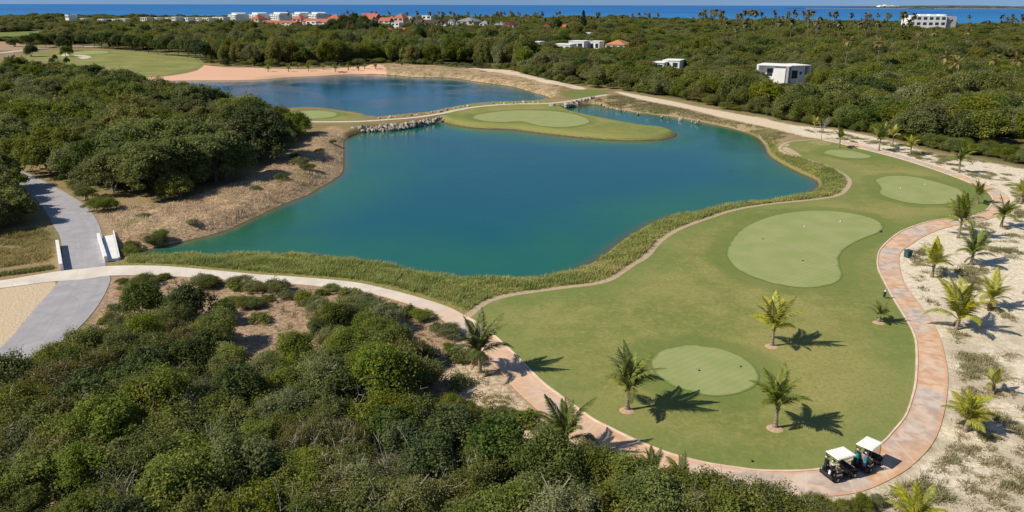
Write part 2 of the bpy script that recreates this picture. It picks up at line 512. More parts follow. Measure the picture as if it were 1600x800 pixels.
def zone(col, at_, c, amp=1.5, e=0.6, nz=None, w=1.0):
    v = m.math('MULTIPLY_ADD', m.math('SUBTRACT', nz if nz is not None else n2, 0.5), amp * 2, m.math('MULTIPLY', m.attr(at_), -1.0))
    f = m.rmap(v, -e, e)
    if w != 1.0:
        f = m.math('MULTIPLY', f, w)
    return m.mix(f, col, c)


col = zone(col, 'z_wood', m.mix(n4, (.09, .085, .035), (.17, .16, .065)), 3, 2)
col = zone(col, 'z_sw', m.mix(n4, (.32, .19, .11), (.42, .31, .2)), 1, 1)
col = zone(col, 'z_field', m.mix(n4, (.25, .22, .09), (.36, .30, .14)), 3, 2)
col = zone(col, 'z_track', m.mix(n4, (.45, .38, .27), (.26, .25, .12)), 4, 3)
bankc = m.mix(m.rmap(n4, .35, .65), (.25, .165, .085), (.50, .37, .235))
bankc = m.mix(m.rmap(n1, .55, .7), bankc, m.mix(n3, (.11, .115, .04), (.22, .19, .08)))
col = zone(col, 'z_bank', bankc, 1.5, 1.0)
soilc = m.mix(m.rmap(n4, .35, .68), (.25, .165, .10), (.47, .335, .225))
soilc = m.mix(m.rmap(n3, .55, .8), soilc, (.17, .125, .07))
col = zone(col, 'z_soil', soilc, 0.3, 0.3)
stc = m.mix(m.rmap(n4, .35, .65), (.19, .165, .06), (.30, .27, .095))
col = zone(col, 'z_strip', stc, 0.6, 0.4)
nec = m.mix(m.rmap(n4, .35, .65), (.24, .185, .095), (.40, .31, .18))
nec = m.mix(m.rmap(n1, .48, .62), nec, (.20, .19, .07))
col = zone(col, 'z_ne', nec, 2.0, 1.0)
palec = m.mix(m.rmap(n4, .35, .6), (.36, .27, .17), (.62, .49, .35))
col = zone(col, 'z_pale', palec, 2.5, 1.5)
nb = m.mix(m.rmap(n4, .3, .7), (.33, .21, .115), (.56, .42, .265))
nb = m.mix(m.rmap(m.math('ADD', m.math('MULTIPLY', n2, .5), m.math('MULTIPLY', m.noise(.2, 4), .5)), .44, .58), nb, m.mix(n3, (.15, .135, .055), (.28, .21, .11)))
col = zone(col, 'z_nbank', nb, 2.0, 1.0)
col = zone(col, 'z_pink', m.mix(n4, (.62, .36, .23), (.72, .46, .31)), 1.0, 0.6)
sx_w = m.node('ShaderNodeSeparateXYZ', {0: m.pos()}).outputs[1]
white = m.mix(m.rmap(n4, .3, .66), (.54, .46, .345), (.77, .68, .525))
tuft = m.math('MULTIPLY', m.rmap(n2, .50, .64), m.rmap(n3, .42, .56))
tz = m.math('MULTIPLY', tuft, m.rmap(m.attr('z_path'), 26.0, 6.0))
white = m.mix(m.math('MULTIPLY', tz, 0.5), white, (.36, .30, .16))
white = m.mix(m.math('MULTIPLY', m.math('MULTIPLY', m.rmap(m.noise(.22, 4), .38, .58), m.rmap(sx_w, 95.0, 62.0)), .75), white, (.44, .37, .26))
col = zone(col, 'z_white', white, 2.0, 1.0)
sandr = m.mix(m.rmap(n4, .3, .7), (.55, .43, .30), (.74, .62, .46))
col = zone(col, 'z_t1', sandr, 1.6, 0.9)
col = zone(col, 'z_t2', sandr, 1.6, 0.9)
tanc = m.mix(m.rmap(n3, .3, .7), (.47, .37, .24), (.64, .52, .36))
col = zone(col, 'z_tan', tanc, 0.3, 0.2)
# sandy margin of the mown grass
mg = m.math('MULTIPLY_ADD', m.math('SUBTRACT', n2, 0.5), 0.7, m.math('MULTIPLY', m.attr('z_fair'), -1.0))
col = m.mix(m.rmap(mg, -0.95, -0.75), col, m.mix(n4, (.38, .28, .19), (.52, .40, .28)))
col = zone(col, 'z_isl', m.mix(n4, (.19, .215, .055), (.27, .265, .085)), 0.2, 0.25)
# wet rim and lake bed
col = m.mix(m.rmap(m.attr('d_water'), 0.4, 0.05), col, (.11, .085, .05))
col = m.mix(m.rmap(m.attr('d_water'), -0.05, -0.3), col, (.10, .11, .06))
m.col(col)
hb = m.math('ADD', m.math('MULTIPLY', n4, 0.7), m.math('MULTIPLY', n3, 0.3))
m.bump(hb, 0.6, 0.25)
ground = link('ground', fast_mesh('ground', np.column_stack([PTS, Zg]), Q, m.m, attrs, True))
tag(ground, kind='structure')

# ------------------------------------------------------------------ water
def water(name, deep, mid, var):
    m = Mat(name, 0.04, 0.5)
    m.p.inputs['IOR'].default_value = 1.33
    dd = m.attr('d_water')
    wn1 = m.noise(0.05, 3)
    wcol = m.mix(m.rmap(dd, -24.0, -1.0), deep, mid)
    wcol = m.mix(m.math('MULTIPLY', m.rmap(m.math('MULTIPLY_ADD', m.noise(.08, 3), 8.0, m.attr('z_arm')), 12.0, -4.0), .75), wcol, (.022, .108, .048))
    wcol = m.mix(m.rmap(dd, -2.2, 0.1), wcol, (.085, .105, .040))
    wcol = m.mix(m.math('MULTIPLY', m.rmap(wn1, .4, .65), 0.25), wcol, var)
    m.col(wcol)
    gust = m.rmap(m.noise(0.022, 3, dist=.8), .42, .62, .35, 1.0)
    rip = m.math('ADD', m.noise(2.6, 3, m.scale3(m.pos(), (1, 1.8, 1))), m.math('MULTIPLY', m.noise(0.6, 2, m.scale3(m.pos(), (.7, 1.5, 1))), 1.0))
    m.bump(m.math('MULTIPLY', rip, gust), 0.22, 0.14)
    return m


m = water('lake_water', (.003, .094, .120), (.014, .130, .078), (.003, .082, .140))
MFAR = water('far_lake_water', (.004, .105, .185), (.010, .120, .140), (.004, .085, .180))  # sky reflection on the upper lake put into a bluer base colour
fm = dw.reshape(NY, NX)
keep = (np.minimum.reduce([fm[:-1, :-1], fm[1:, :-1], fm[:-1, 1:], fm[1:, 1:]]) < 1.6).ravel() & (PTS[base, 1] < 700)


Z_ARM = ring([(150, 410), (205, 392), (300, 372), (370, 350), (430, 322), (452, 318), (470, 345), (430, 385), (330, 402), (200, 404)], WZ)


def lake(name, dv, mat=None):
    k = keep & (dv.reshape(NY, NX)[:-1, :-1].ravel() < 4)
    q = Q[k]
    u, inv = np.unique(q, return_inverse=True)
    V = np.column_stack([PTS[u], np.full(len(u), WZ)])
    o = link(name, fast_mesh(name, V, inv.reshape(-1, 4), mat or m.m, {'d_water': ('POINT', dw[u]), 'z_arm': ('POINT', sdf(PTS[u], Z_ARM, 30))}, True))
    return tag(o, kind='structure')


lake('lake_water', d1)
lake('far_lake_water', d2_, MFAR.m)
lake('pond_water', d3)

m = Mat('sea_water', 0.35, 0.22)
px_ = m.pos()
sx = m.node('ShaderNodeSeparateXYZ', {0: px_})
near = m.rmap(m.math('ADD', sx.outputs[1], m.math('MULTIPLY', m.noise(0.0012, 3), 1500.0)), 5200.0, 2000.0)
streak = m.noise(0.0016, 4, m.scale3(px_, (0.5, 1.6, 1)))
sc_ = m.mix(m.rmap(streak, .4, .62), (.006, .120, .36), (.010, .165, .46))
sc_ = m.mix(m.math('MULTIPLY', near, 0.55), sc_, (.016, .27, .53))
m.col(sc_)
m.bump(m.noise(0.12, 3), 0.5, 1.5)
SEA_Z = -3.0
ang = np.linspace(R(-14), R(194), 120)
radii = [300, 700, 1200, 2000, 3500, 6000, 10000, 18000, 32000, 60000]
V, Fq = [], []
for r_ in radii:
    for a in ang:
        V.append((r_ * math.cos(a), r_ * math.sin(a) + 350, SEA_Z))
nA = len(ang)
for i in range(len(radii) - 1):
    for j in range(nA - 1):
        Fq.append((i * nA + j, i * nA + j + 1, (i + 1) * nA + j + 1, (i + 1) * nA + j)[::-1])
Vs = np.array(V)
tag(link('sea_water', fast_mesh('sea_water', Vs, Fq, m.m)), kind='structure')

# far headland across the bay, a low wooded ridge
m = Mat('headland_soil', 0.95, 0.1)
m.col(m.mix(m.rmap(m.noise(0.01, 4), .4, .6), (.045, .07, .05), (.10, .12, .085)))
hx = np.linspace(3300, 9000, 160)
prof = [(-260, -6), (-230, 1.5), (-190, 4), (-150, 10), (0, 22), (300, 24), (700, -6)]
V, Fq = [], []
for i, x in enumerate(hx):
    k = smooth(np.array([(x - 3300) / 1400]))[0] * (0.75 + 0.45 * vnoise(np.array([x]), np.array([0.0]), 330, 5)[0])
    for (dy, z) in prof:
        V.append((x, 9300 - 0.05 * (x - 3300) + dy + 60 * math.sin(x / 500), z * k * 1.25 if z > 0 else z))
npf = len(prof)
for i in range(len(hx) - 1):
    for j in range(npf - 1):
        Fq.append((i * npf + j, (i + 1) * npf + j, (i + 1) * npf + j + 1, i * npf + j + 1))
tag(link('headland', fast_mesh('headland', V, Fq, m.m, None, True)), kind='structure')
hb_ = MB()
for i in range(len(hx) - 1):
    if vnoise(np.array([hx[i]]), np.array([3.0]), 400, 2)[0] > .35:
        hb_.box(hx[i], hx[i + 1] + 1, 9028 - 0.05 * (hx[i] - 3300) + 60 * math.sin(hx[i] / 500), 9050 - 0.05 * (hx[i] - 3300) + 60 * math.sin(hx[i] / 500), -4, -0.8 + 1.6)
tag(hb_.build('headland_beach', plain('pale_beach', (.62, .58, .5))), kind='structure')


# ------------------------------------------------------------------ mown grass, greens, sand
def sheet(name, poly, z, mat, step, extra=None, kind='structure'):
    """a flat sheet: outline plus interior points, carrying distances for the material"""
    poly = np.asarray(poly)
    lo, hi = poly.min(0), poly.max(0)
    xs, ys_ = np.arange(lo[0], hi[0], step), np.arange(lo[1], hi[1], step)
    gx, gy = np.meshgrid(xs, ys_)
    P = np.stack([gx.ravel(), gy.ravel()], 1)
    P = P[sdf(P, poly, 5) < -0.35 * step]
    pts = [Vector(p) for p in poly] + [Vector(p) for p in P]
    n = len(poly)
    vs, es, fs = geometry.delaunay_2d_cdt(pts, [(i, (i + 1) % n) for i in range(n)], [list(range(n))], 1, 1e-5)[:3]
    V = np.array([(v.x, v.y, 0) for v in vs])
    V[:, 2] = ground_z(V[:, :2]) + z
    tri = np.array([f for f in fs if len(f) == 3])
    a = {'d_edge': ('POINT', sdf(V[:, :2], poly, 40))}
    for nm, polys in (extra or {}).items():
        a[nm] = ('POINT', np.minimum.reduce([sdf(V[:, :2], p, 40) for p in polys]))
    me = fast_mesh(name, V, tri, mat, a)
    if sum(p.normal.z for p in me.polygons) < 0:
        me.flip_normals()
    o = link(name, me)
    return tag(o, kind=kind)


def turf(name, dark=False):
    m = Mat(name, 0.9, 0.15)
    a, b, c = m.noise(0.05, 4, dist=0.4), m.noise(0.35, 5), m.noise(9.0, 3)
    e = m.noise(1.6, 5, dist=0.5)
    v = m.math('ADD', m.math('MULTIPLY', a, 0.65), m.math('MULTIPLY', b, 0.35))
    g = m.mix(m.rmap(v, .40, .60), (.180, .208, .048), (.305, .280, .092))
    g = m.mix(m.math('MULTIPLY', m.rmap(e, .45, .75), 0.5), g, (.37, .31, .14))
    g = m.mix(m.math('MULTIPLY', m.rmap(c, .35, .75), 0.42), g, (.135, .155, .045))
    g = m.mix(m.math('MULTIPLY', m.rmap(m.noise(2.6, 4, rough=.7), .46, .64), 0.42), g, (.125, .165, .04))
    g = m.mix(m.math('MULTIPLY', m.rmap(m.noise(.9, 5, rough=.7), .52, .68), 0.35), g, (.36, .31, .12))
    dg = m.attr('d_green')
    dgn = m.math('MULTIPLY_ADD', m.math('SUBTRACT', b, 0.5), 2.4, dg)
    col = m.mix(m.math('MULTIPLY', m.rmap(dgn, 3.0, 0.9), 0.62), g, (.135, .180, .044))
    col = m.mix(m.math('MULTIPLY', m.rmap(m.math('MULTIPLY_ADD', m.math('SUBTRACT', b, 0.5), 5.0, m.attr('d_edge')), -5.0, -0.5), 0.40), col, (.145, .20, .055))
    m.col(col)
    m.bump(m.math('ADD', m.math('MULTIPLY', c, 0.6), e), 0.45, 0.06)
    return m.m


def green_mat():
    m = Mat('putting_turf', 0.85, 0.2)
    a, c = m.noise(0.25, 4), m.noise(7.0, 3)
    p = m.pos()
    dirv = m.node('ShaderNodeVectorRotate', {'Vector': p, 'Angle': R(52)}, rotation_type='Z_AXIS').outputs[0]
    wv = m.node('ShaderNodeTexWave', {'Vector': dirv, 'Scale': 0.42, 'Distortion': 0.6, 'Detail': 1.0}, wave_type='BANDS', bands_direction='X').outputs['Fac']
    g = m.mix(m.rmap(a, .35, .65), (.275, .310, .112), (.330, .338, .145))
    g = m.mix(m.math('MULTIPLY', wv, 0.28), g, (.215, .285, .09))
    g = m.mix(m.math('MULTIPLY', m.rmap(c, .4, .75), 0.25), g, (.18, .22, .07))
    g = m.mix(m.rmap(m.attr('d_edge'), -0.30, -0.05), g, (.13, .18, .05))
    m.col(g)
    m.bump(c, 0.25, 0.03)
    return m.m


TURF, GREEN = turf('fairway_turf'), green_mat()
sheet('fairway', FAIR, 0.02, TURF, 1.6, {'d_green': GR})
for g in GR:
    sheet('putting_green', g, 0.045, GREEN, 1.2)
sheet('island_fairway', ISL_T, 0.02, TURF, 3.0, {'d_green': [ISL_G]})
sheet('putting_green', ISL_G, 0.05, GREEN, 3.0)
sheet('shore_fairway', TON_T, 0.02, TURF, 3.0, {'d_green': [TON_G]})
sheet('putting_green', TON_G, 0.05, GREEN, 3.0)
sheet('bank_fairway', NE_T, 0.02, TURF, 3.0, {'d_green': [NE_T]})
sheet('far_fairway', FF1, 0.03, TURF, 8.0, {'d_green': [FF1_G]})
sheet('putting_green', FF1_G, 0.08, GREEN, 5.0)
sheet('far_fairway', FF2, 0.03, TURF, 15.0, {'d_green': [FF2]})
sheet('far_fairway', FF3, 0.03, TURF, 15.0, {'d_green': [FF3 + 900]})
SAND = plain('bunker_sand', (.66, .55, .40), 0.95, 0.1)
for b in BUNK:
    sheet('sand_bunker', b, 0.12, SAND, 3.0)
DRYPATCH = plain('dry_turf', (.36, .34, .14), 0.95, 0.1, 0.2, 1.5)
sheet('dry_turf_patch', ring([(1262, 223), (1275, 220), (1294, 222), (1298, 226), (1280, 227)]), 0.03, DRYPATCH, 1.5)


# ------------------------------------------------------------------ cart path, kerb, road
def ribbon(name, A, B, z, mat, side=0.0):
    n = len(A)
    mid = (A + B) / 2
    s = np.concatenate([[0], np.cumsum(np.linalg.norm(np.diff(mid, axis=0), axis=1))])
    ts = (0.0, 0.06, 0.3, 0.5, 0.7, 0.94, 1.0)
    V, across, along, Fq = [], [], [], []
    cols = ([(0, -side)] if side else []) + [(t, 0) for t in ts] + ([(1, -side)] if side else [])
    for i in range(n):
        for t, dz in cols:
            p = A[i] * (1 - t) + B[i] * t
            V.append((p[0], p[1], z + dz))
            across.append(t)
            along.append(s[i])
    k = len(cols)
    for i in range(n - 1):
        for j in range(k - 1):
            Fq.append((i * k + j, i * k + j + 1, (i + 1) * k + j + 1, (i + 1) * k + j))
    me = fast_mesh(name, V, Fq, mat, {'across': ('POINT', across), 'along': ('POINT', along)})
    if sum(p.normal.z for p in me.polygons) < 0:
        me.flip_normals()
    return tag(link(name, me), kind='structure'), s


m = Mat('stained_concrete', 0.75, 0.3)
al, ac = m.attr('along'), m.attr('across')
PANEL = 3.4
pid = m.math('FLOOR', m.math('DIVIDE', al, PANEL))
fr = m.math('SUBTRACT', m.math('DIVIDE', al, PANEL), pid)
rnd = m.node('ShaderNodeTexWhiteNoise', {'W': pid}, noise_dimensions='1D').outputs['Value']
a = m.noise(0.35, 4, dist=0.8)
b = m.noise(0.9, 3, dist=0.5)
comb_ = None
comb = m.node('ShaderNodeCombineXYZ', {0: m.math('MULTIPLY', al, .32), 1: m.math('MULTIPLY', ac, 3.2), 2: m.math('MULTIPLY', pid, .45)}).outputs[0]
st = m.noise(1.0, 2, comb, dist=0.4)
oc = m.mix(m.rmap(b, .3, .7), (.53, .30, .165), (.68, .47, .32))
gc = m.mix(m.rmap(b, .3, .7), (.38, .32, .285), (.59, .49, .41))
f = m.math('ADD', m.math('MULTIPLY', rnd, 0.62), m.math('MULTIPLY', st, 0.55))
pc = m.mix(m.rmap(f, .36, .74), oc, gc)
pc = m.mix(m.math('MULTIPLY', m.rmap(a, .5, .68), 0.6), pc, (.70, .55, .41))
edge = m.rmap(m.math('ABSOLUTE', m.math('SUBTRACT', ac, 0.5)), .34, .46)
pc = m.mix(m.math('MULTIPLY', edge, 0.65), pc, (.60, .335, .185))
cc = m.mix(m.rmap(a, .3, .7), (.60, .53, .44), (.74, .67, .57))
cc = m.mix(m.math('MULTIPLY', rnd, 0.25), cc, (.55, .49, .43))
warm = m.rmap(m.math('ADD', al, m.math('MULTIPLY', a, 10.0)), 52.0, 80.0)
pc = m.mix(warm, cc, m.mix(m.rmap(al, 80, 105), m.mix(0.45, pc, (.68, .47, .32)), pc))
joint = m.math('LESS_THAN', m.math('ABSOLUTE', m.math('SUBTRACT', fr, 0.5)), 0.03)
pc = m.mix(m.math('MULTIPLY', joint, 0.55), pc, (.66, .52, .40))
m.col(pc)
m.bump(m.math('ADD', b, m.noise(14, 3)), 0.15, 0.02)
path_o, s_path = ribbon('cart_path', PIN, POUT, 0.06, m.m, 0.12)

m = Mat('kerb_concrete', 0.8, 0.3)
m.col(m.mix(m.rmap(m.noise(0.8, 4), .35, .65), (.62, .47, .36), (.74, .60, .46)))
i0 = 14 * 6
K = PIN[i0:]
tn = np.gradient(K, axis=0)
tn /= np.linalg.norm(tn, axis=1)[:, None]
outw = (POUT[i0:] - K)
outw /= np.linalg.norm(outw, axis=1)[:, None]
V, Fq = [], []
for p, o_ in zip(K, outw):
    for off, z in ((-0.10, -0.02), (-0.10, 0.12), (0.10, 0.12), (0.10, 0.062)):
        q = p + o_ * off
        V.append((q[0], q[1], z))
for i in range(len(K) - 1):
    for j in range(3):
        Fq.append((i * 4 + j, i * 4 + j + 1, (i + 1) * 4 + j + 1, (i + 1) * 4 + j))
tag(link('path_kerb', fast_mesh('path_kerb', V, Fq, m.m)), kind='structure')

m = Mat('road_asphalt', 0.85, 0.25)
b, a = m.noise(0.5, 4), m.noise(6.0, 4)
rc = m.mix(m.rmap(b, .3, .7), (.33, .318, .328), (.40, .388, .392))
al, ac = m.attr('along'), m.attr('across')
strk = m.noise(1.0, 3, m.node('ShaderNodeCombineXYZ', {0: m.math('MULTIPLY', al, 0.05), 1: m.math('MULTIPLY', ac, 7.0), 2: 0.0}).outputs[0])
rc = m.mix(m.math('MULTIPLY', m.rmap(strk, .4, .65), 0.35), rc, (.29, .27, .29))
rc = m.mix(m.math('MULTIPLY', m.rmap(a, .5, .8), 0.3), rc, (.25, .24, .25))
crk = m.node('ShaderNodeTexVoronoi', {'Vector': m.pos(), 'Scale': 0.22}, feature='DISTANCE_TO_EDGE').outputs['Distance']
rc = m.mix(m.math('MULTIPLY', m.rmap(crk, .012, .002), 0.35), rc, (.2, .19, .19))
m.col(rc)
m.bump(a, 0.2, 0.01)
ribbon('asphalt_road', RL, RR, 0.045, m.m, 0.10)

m = Mat('causeway_gravel', 0.95, 0.1)
m.col(m.mix(m.rmap(m.noise(1.4, 4), .35, .65), (.48, .40, .31), (.68, .58, .46)))
cl = catmull([G(*p) for p in [(440, 190), (500, 190.5), (560, 190), (600, 187.5), (650, 183.5), (690, 177.5), (712, 172.5), (750, 166.5), (800, 162.8), (850, 162), (885, 159), (925, 152), (950, 148)]], False, 6)
tt = np.gradient(cl, axis=0)
tt /= np.linalg.norm(tt, axis=1)[:, None]
nn_ = np.stack([-tt[:, 1], tt[:, 0]], 1)
ribbon('causeway_path', cl - nn_ * 1.2, cl + nn_ * 1.2, 0.06, m.m, 0.2)

# far gravel track beside the distant fairway
fl = catmull([G(*p) for p in [(-60, 86), (0, 83), (37, 78.5), (70, 75.5), (100, 73.3), (125, 72), (160, 74)]], False, 5)
tt = np.gradient(fl, axis=0)
tt /= np.linalg.norm(tt, axis=1)[:, None]
nn_ = np.stack([-tt[:, 1], tt[:, 0]], 1)
ribbon('far_path', fl - nn_ * 4, fl + nn_ * 4, 0.06, plain('pale_gravel', (.52, .47, .42), 0.95, 0.1, .1, 0.2), 0.2)

# ------------------------------------------------------------------ little bridge: parapets and slab
WHITE = plain('white_paint', (.80, .79, .76), 0.7, 0.3, 0.06, 1.2)
CONC = plain('pale_concrete', (.70, .68, .63), 0.8, 0.3, 0.1, 1.0)


def wall_between(name, a, b, w_, h, mat, label=None, cat=None, z0=-0.5, parent=None):
    A, B = Vector((*G(*a), 0)), Vector((*G(*b), 0))
    L = (B - A).length
    mb = MB().box(0, L, -w_ / 2, w_ / 2, z0, h, None, 0.03)
    o = mb.build(name, mat, parent, A)
    o.rotation_euler = (0, 0, math.atan2(B.y - A.y, B.x - A.x))
    if label:
        tag(o, label, cat)
    return o


wall_between('bridge_parapet', (91, 385), (97, 423), 0.42, 0.95, WHITE, 'low white parapet wall on the left side of the grey road by grass', 'parapet')
wall_between('bridge_parapet', (155, 373), (166.5, 410), 0.42, 0.85, WHITE, 'low white parapet wall on the right side of the grey road beside white slab', 'parapet')
A_, B_ = Vector((*G(169, 371.5), 0)), Vector((*G(176, 408), 0))
t = empty('culvert_slab', A_, math.atan2(B_.y - A_.y, B_.x - A_.x))
L = (B_ - A_).length
tag(t, 'wide white concrete culvert slab between road parapet and lake bank', 'slab')
MB().box(0, L, -0.7, 0.75, -0.6, 0.35, None, 0.04).build('top_slab', WHITE, t)
MB().box(-2.4, L - 0.1, 0.78, 0.95, -0.6, 0.42, None, 0.03).build('outer_lip', WHITE, t)

# ------------------------------------------------------------------ foliage kit


def leaf_mat(name, dark, mid, light, trans=0.28, hue=0.5):
    m = Mat(name, 0.6, 0.22)
    tone = m.attr('tone')
    oi = m.node('ShaderNodeObjectInfo').outputs['Random']
    c = m.mix(m.rmap(tone, 0.0, 0.55), dark, mid)
    c = m.mix(m.rmap(tone, 0.5, 1.0), c, light)
    hs = m.node('ShaderNodeHueSaturation', {'Hue': m.rmap(oi, 0, 1, 0.5 - .022 * hue, 0.5 + .026 * hue, False), 'Saturation': m.rmap(m.math('FRACT', m.math('MULTIPLY', oi, 7.3)), 0, 1, .82, 1.12, False), 'Value': m.rmap(m.math('FRACT', m.math('MULTIPLY', oi, 13.7)), 0, 1, .85, 1.35, False), 'Color': c}).outputs[0]
    m.col(hs)
    tr = m.node('ShaderNodeBsdfTranslucent', {'Color': hs})
    mx = m.node('ShaderNodeMixShader', {0: trans})
    m.t.links.new(m.p.outputs[0], mx.inputs[1])
    m.t.links.new(tr.outputs[0], mx.inputs[2])
    m.t.links.new(mx.outputs[0], m.t.nodes['Material Output'].inputs[0])
    return m.m


L_OLIVE = leaf_mat('olive_leaves', (.098, .122, .020), (.170, .192, .032), (.262, .262, .056), .44)
L_GREY = leaf_mat('grey_green_leaves', (.132, .146, .045), (.212, .225, .075), (.310, .305, .120), .44)
L_DARK = leaf_mat('dark_leaves', (.044, .074, .015), (.080, .116, .024), (.155, .178, .040), .40)
L_BROWN = leaf_mat('brown_green_leaves', (.118, .112, .028), (.178, .166, .042), (.250, .225, .068), .44)
L_BRIGHT = leaf_mat('bright_leaves', (.100, .136, .022), (.170, .205, .036), (.272, .280, .060), .46)
BARK = plain('grey_bark', (.25, .21, .165), 0.9, 0.1, .2, 3.0)
PALEBARK = plain('pale_bark', (.42, .38, .32), 0.9, 0.1, .2, 3.0)


def leaf_cloud(r, cen, rad, nper, leaf, up=0.35, long=1.7):
    """little leaf blades in clumps; returns verts, quads, tone"""
    cen = np.asarray(cen)
    rad = np.asarray(rad)
    k = np.repeat(np.arange(len(cen)), nper)
    n = len(k)
    d = r.normal(size=(n, 3))
    d[:, 2] += up
    d /= np.linalg.norm(d, axis=1)[:, None]
    rr = rad[k] * (0.35 + 0.85 * r.random(n) ** 0.8 + 0.35 * (r.random(n) > .9) * r.random(n))
    zf = np.array([.6, .7, .85, 1.0, 1.35])[r.integers(0, 5, len(cen))]
    p = cen[k] + d * rr[:, None] * np.column_stack([np.ones(n), np.ones(n), zf[k]])
    nrm = d * 0.55 + r.normal(size=(n, 3)) * 0.55
    nrm[:, 2] += 0.6
    nrm /= np.linalg.norm(nrm, axis=1)[:, None]
    t = np.cross(nrm, r.normal(size=(n, 3)))
    t /= np.linalg.norm(t, axis=1)[:, None] + 1e-9
    b = np.cross(nrm, t)
    s = leaf * (0.55 + 0.8 * r.random(n))
    a_, b_ = t * (s * .5 * long)[:, None], b * (s * .5)[:, None]
    bend = nrm * (s * .16)[:, None]
    V = np.stack([p - a_, p - b_ + bend, p + a_, p + b_ + bend], 1).reshape(-1, 3)
    Fq = np.arange(n * 4).reshape(-1, 4)
    bt = r.random(len(cen))
    tone = np.clip(0.55 * bt[k] + 0.45 * r.random(n), 0, 1)
    return V, Fq, tone


def make_tree_kind(seed, name, Rad, Ht, z0, nb, nper, leaf, mat, bark, stems=1, flat=1.0, brad=(.24, .40), twig=True, tr=0.10):
    r = np.random.default_rng(seed)
    cen, rad = [], []
    for i in range(nb):
        for _ in range(20):
            q = r.uniform(-1, 1, 3)
            if q[0] ** 2 + q[1] ** 2 < 1:
                break
        rho = math.hypot(q[0], q[1])
        top = math.sqrt(max(0.0, 1 - rho ** 2)) ** flat
        lob = 0.78 + 0.34 * math.sin(2.3 * math.atan2(q[1], q[0]) + seed) * math.sin(seed * 1.7 + 1.1 * math.atan2(q[1], q[0]))
        zz = z0 + (Ht - z0) * (0.12 + top * (0.42 + 0.5 * (r.random() ** .6)))
        cen.append((q[0] * Rad * lob, q[1] * Rad * lob, zz))
        rad.append(Rad * r.uniform(*brad))
    V, Fq, tone = leaf_cloud(r, cen, rad, nper, leaf)
    crown = fast_mesh(name + '_crown', V, Fq, mat, {'tone': ('FACE', tone)})
    mb = MB()
    for s_ in range(stems):
        a0 = r.uniform(0, 6.28)
        off = 0.0 if stems == 1 else Rad * .12
        b0 = Vector((math.cos(a0) * off, math.sin(a0) * off, -0.3))
        fork = b0 + Vector((r.normal() * Rad * .08, r.normal() * Rad * .08, z0 + 0.35 * (Ht - z0) * r.uniform(.6, 1) + .3))
        mid = b0.lerp(fork, .5) + Vector((r.normal() * .05 * Rad, r.normal() * .05 * Rad, 0))
        mb.tube([b0, mid, fork], [tr * 1.25, tr, tr * .75], 6)
        ids = r.choice(nb, min(nb, 9 if stems == 1 else 5), replace=False)
        for i in ids:
            c = Vector(cen[i])
            mid = fork.lerp(c, .5) + Vector((0, 0, .1 * Rad))
            mb.tube([fork, mid, c], [tr * .5, tr * .3, tr * .12], 4, False)
            if twig:
                for _ in range(3):
                    e = c + Vector((r.normal(), r.normal(), abs(r.normal()) * .8)).normalized() * rad[i] * r.uniform(.9, 1.7)
                    mb.tube([c, c.lerp(e, .5) + Vector((r.normal() * .06, r.normal() * .06, .05)), e], [tr * .34, tr * .26, tr * .14], 3, False)
    trunk = mb.mesh(name + '_trunk', bark)
    return crown, trunk


def plant(kind, name, x, y, z, rz, s, sz, label, cat, group, tilt=0.0, parts=True):
    crown, trunk = kind
    t = empty(name, (x, y, z), rz)
    t.scale = (s, s, sz)
    t.rotation_euler = (tilt * math.sin(rz * 3), tilt * math.cos(rz * 5), rz)
    tag(t, label, cat, group)
    c = link('crown', crown, t)
    if parts:
        link('trunk', trunk, t)
    return t, c


SCRUB = [
    make_tree_kind(11, 'scrub', 2.7, 3.2, 0.2, 52, 210, 0.115, L_OLIVE, BARK, 3, .55, (.18, .38)),
    make_tree_kind(12, 'scrub', 2.6, 2.9, 0.2, 46, 230, 0.090, L_GREY, PALEBARK, 4, .55, (.18, .36)),
    make_tree_kind(13, 'scrub', 2.8, 3.5, 0.3, 50, 215, 0.115, L_BRIGHT, BARK, 3, .6, (.18, .36)),
    make_tree_kind(14, 'scrub', 2.5, 3.2, 0.3, 40, 200, 0.090, L_BROWN, PALEBARK, 5, .55, (.18, .38)),
    make_tree_kind(15, 'scrub', 2.6, 3.4, 0.2, 52, 165, 0.150, L_DARK, BARK, 3, .6, (.18, .36)),
    make_tree_kind(16, 'scrub', 2.9, 3.0, 0.2, 58, 205, 0.100, L_OLIVE, PALEBARK, 4, .5, (.16, .36)),
    make_tree_kind(17, 'scrub', 2.6, 3.9, 0.3, 50, 190, 0.125, L_BRIGHT, BARK, 3, .6, (.18, .38)),
]
GRAND = [
    make_tree_kind(51, 'grand', 9.5, 8.6, 0.4, 250, 150, 0.27, L_OLIVE, BARK, 4, .55, (.07, .15), False, .25),
    make_tree_kind(52, 'grand', 8.0, 9.2, 0.5, 220, 150, 0.27, L_BRIGHT, BARK, 4, .6, (.08, .16), False, .25),
    make_tree_kind(53, 'grand', 7.5, 9.0, 0.5, 200, 150, 0.28, L_DARK, BARK, 3, .65, (.08, .17), False, .25),
]
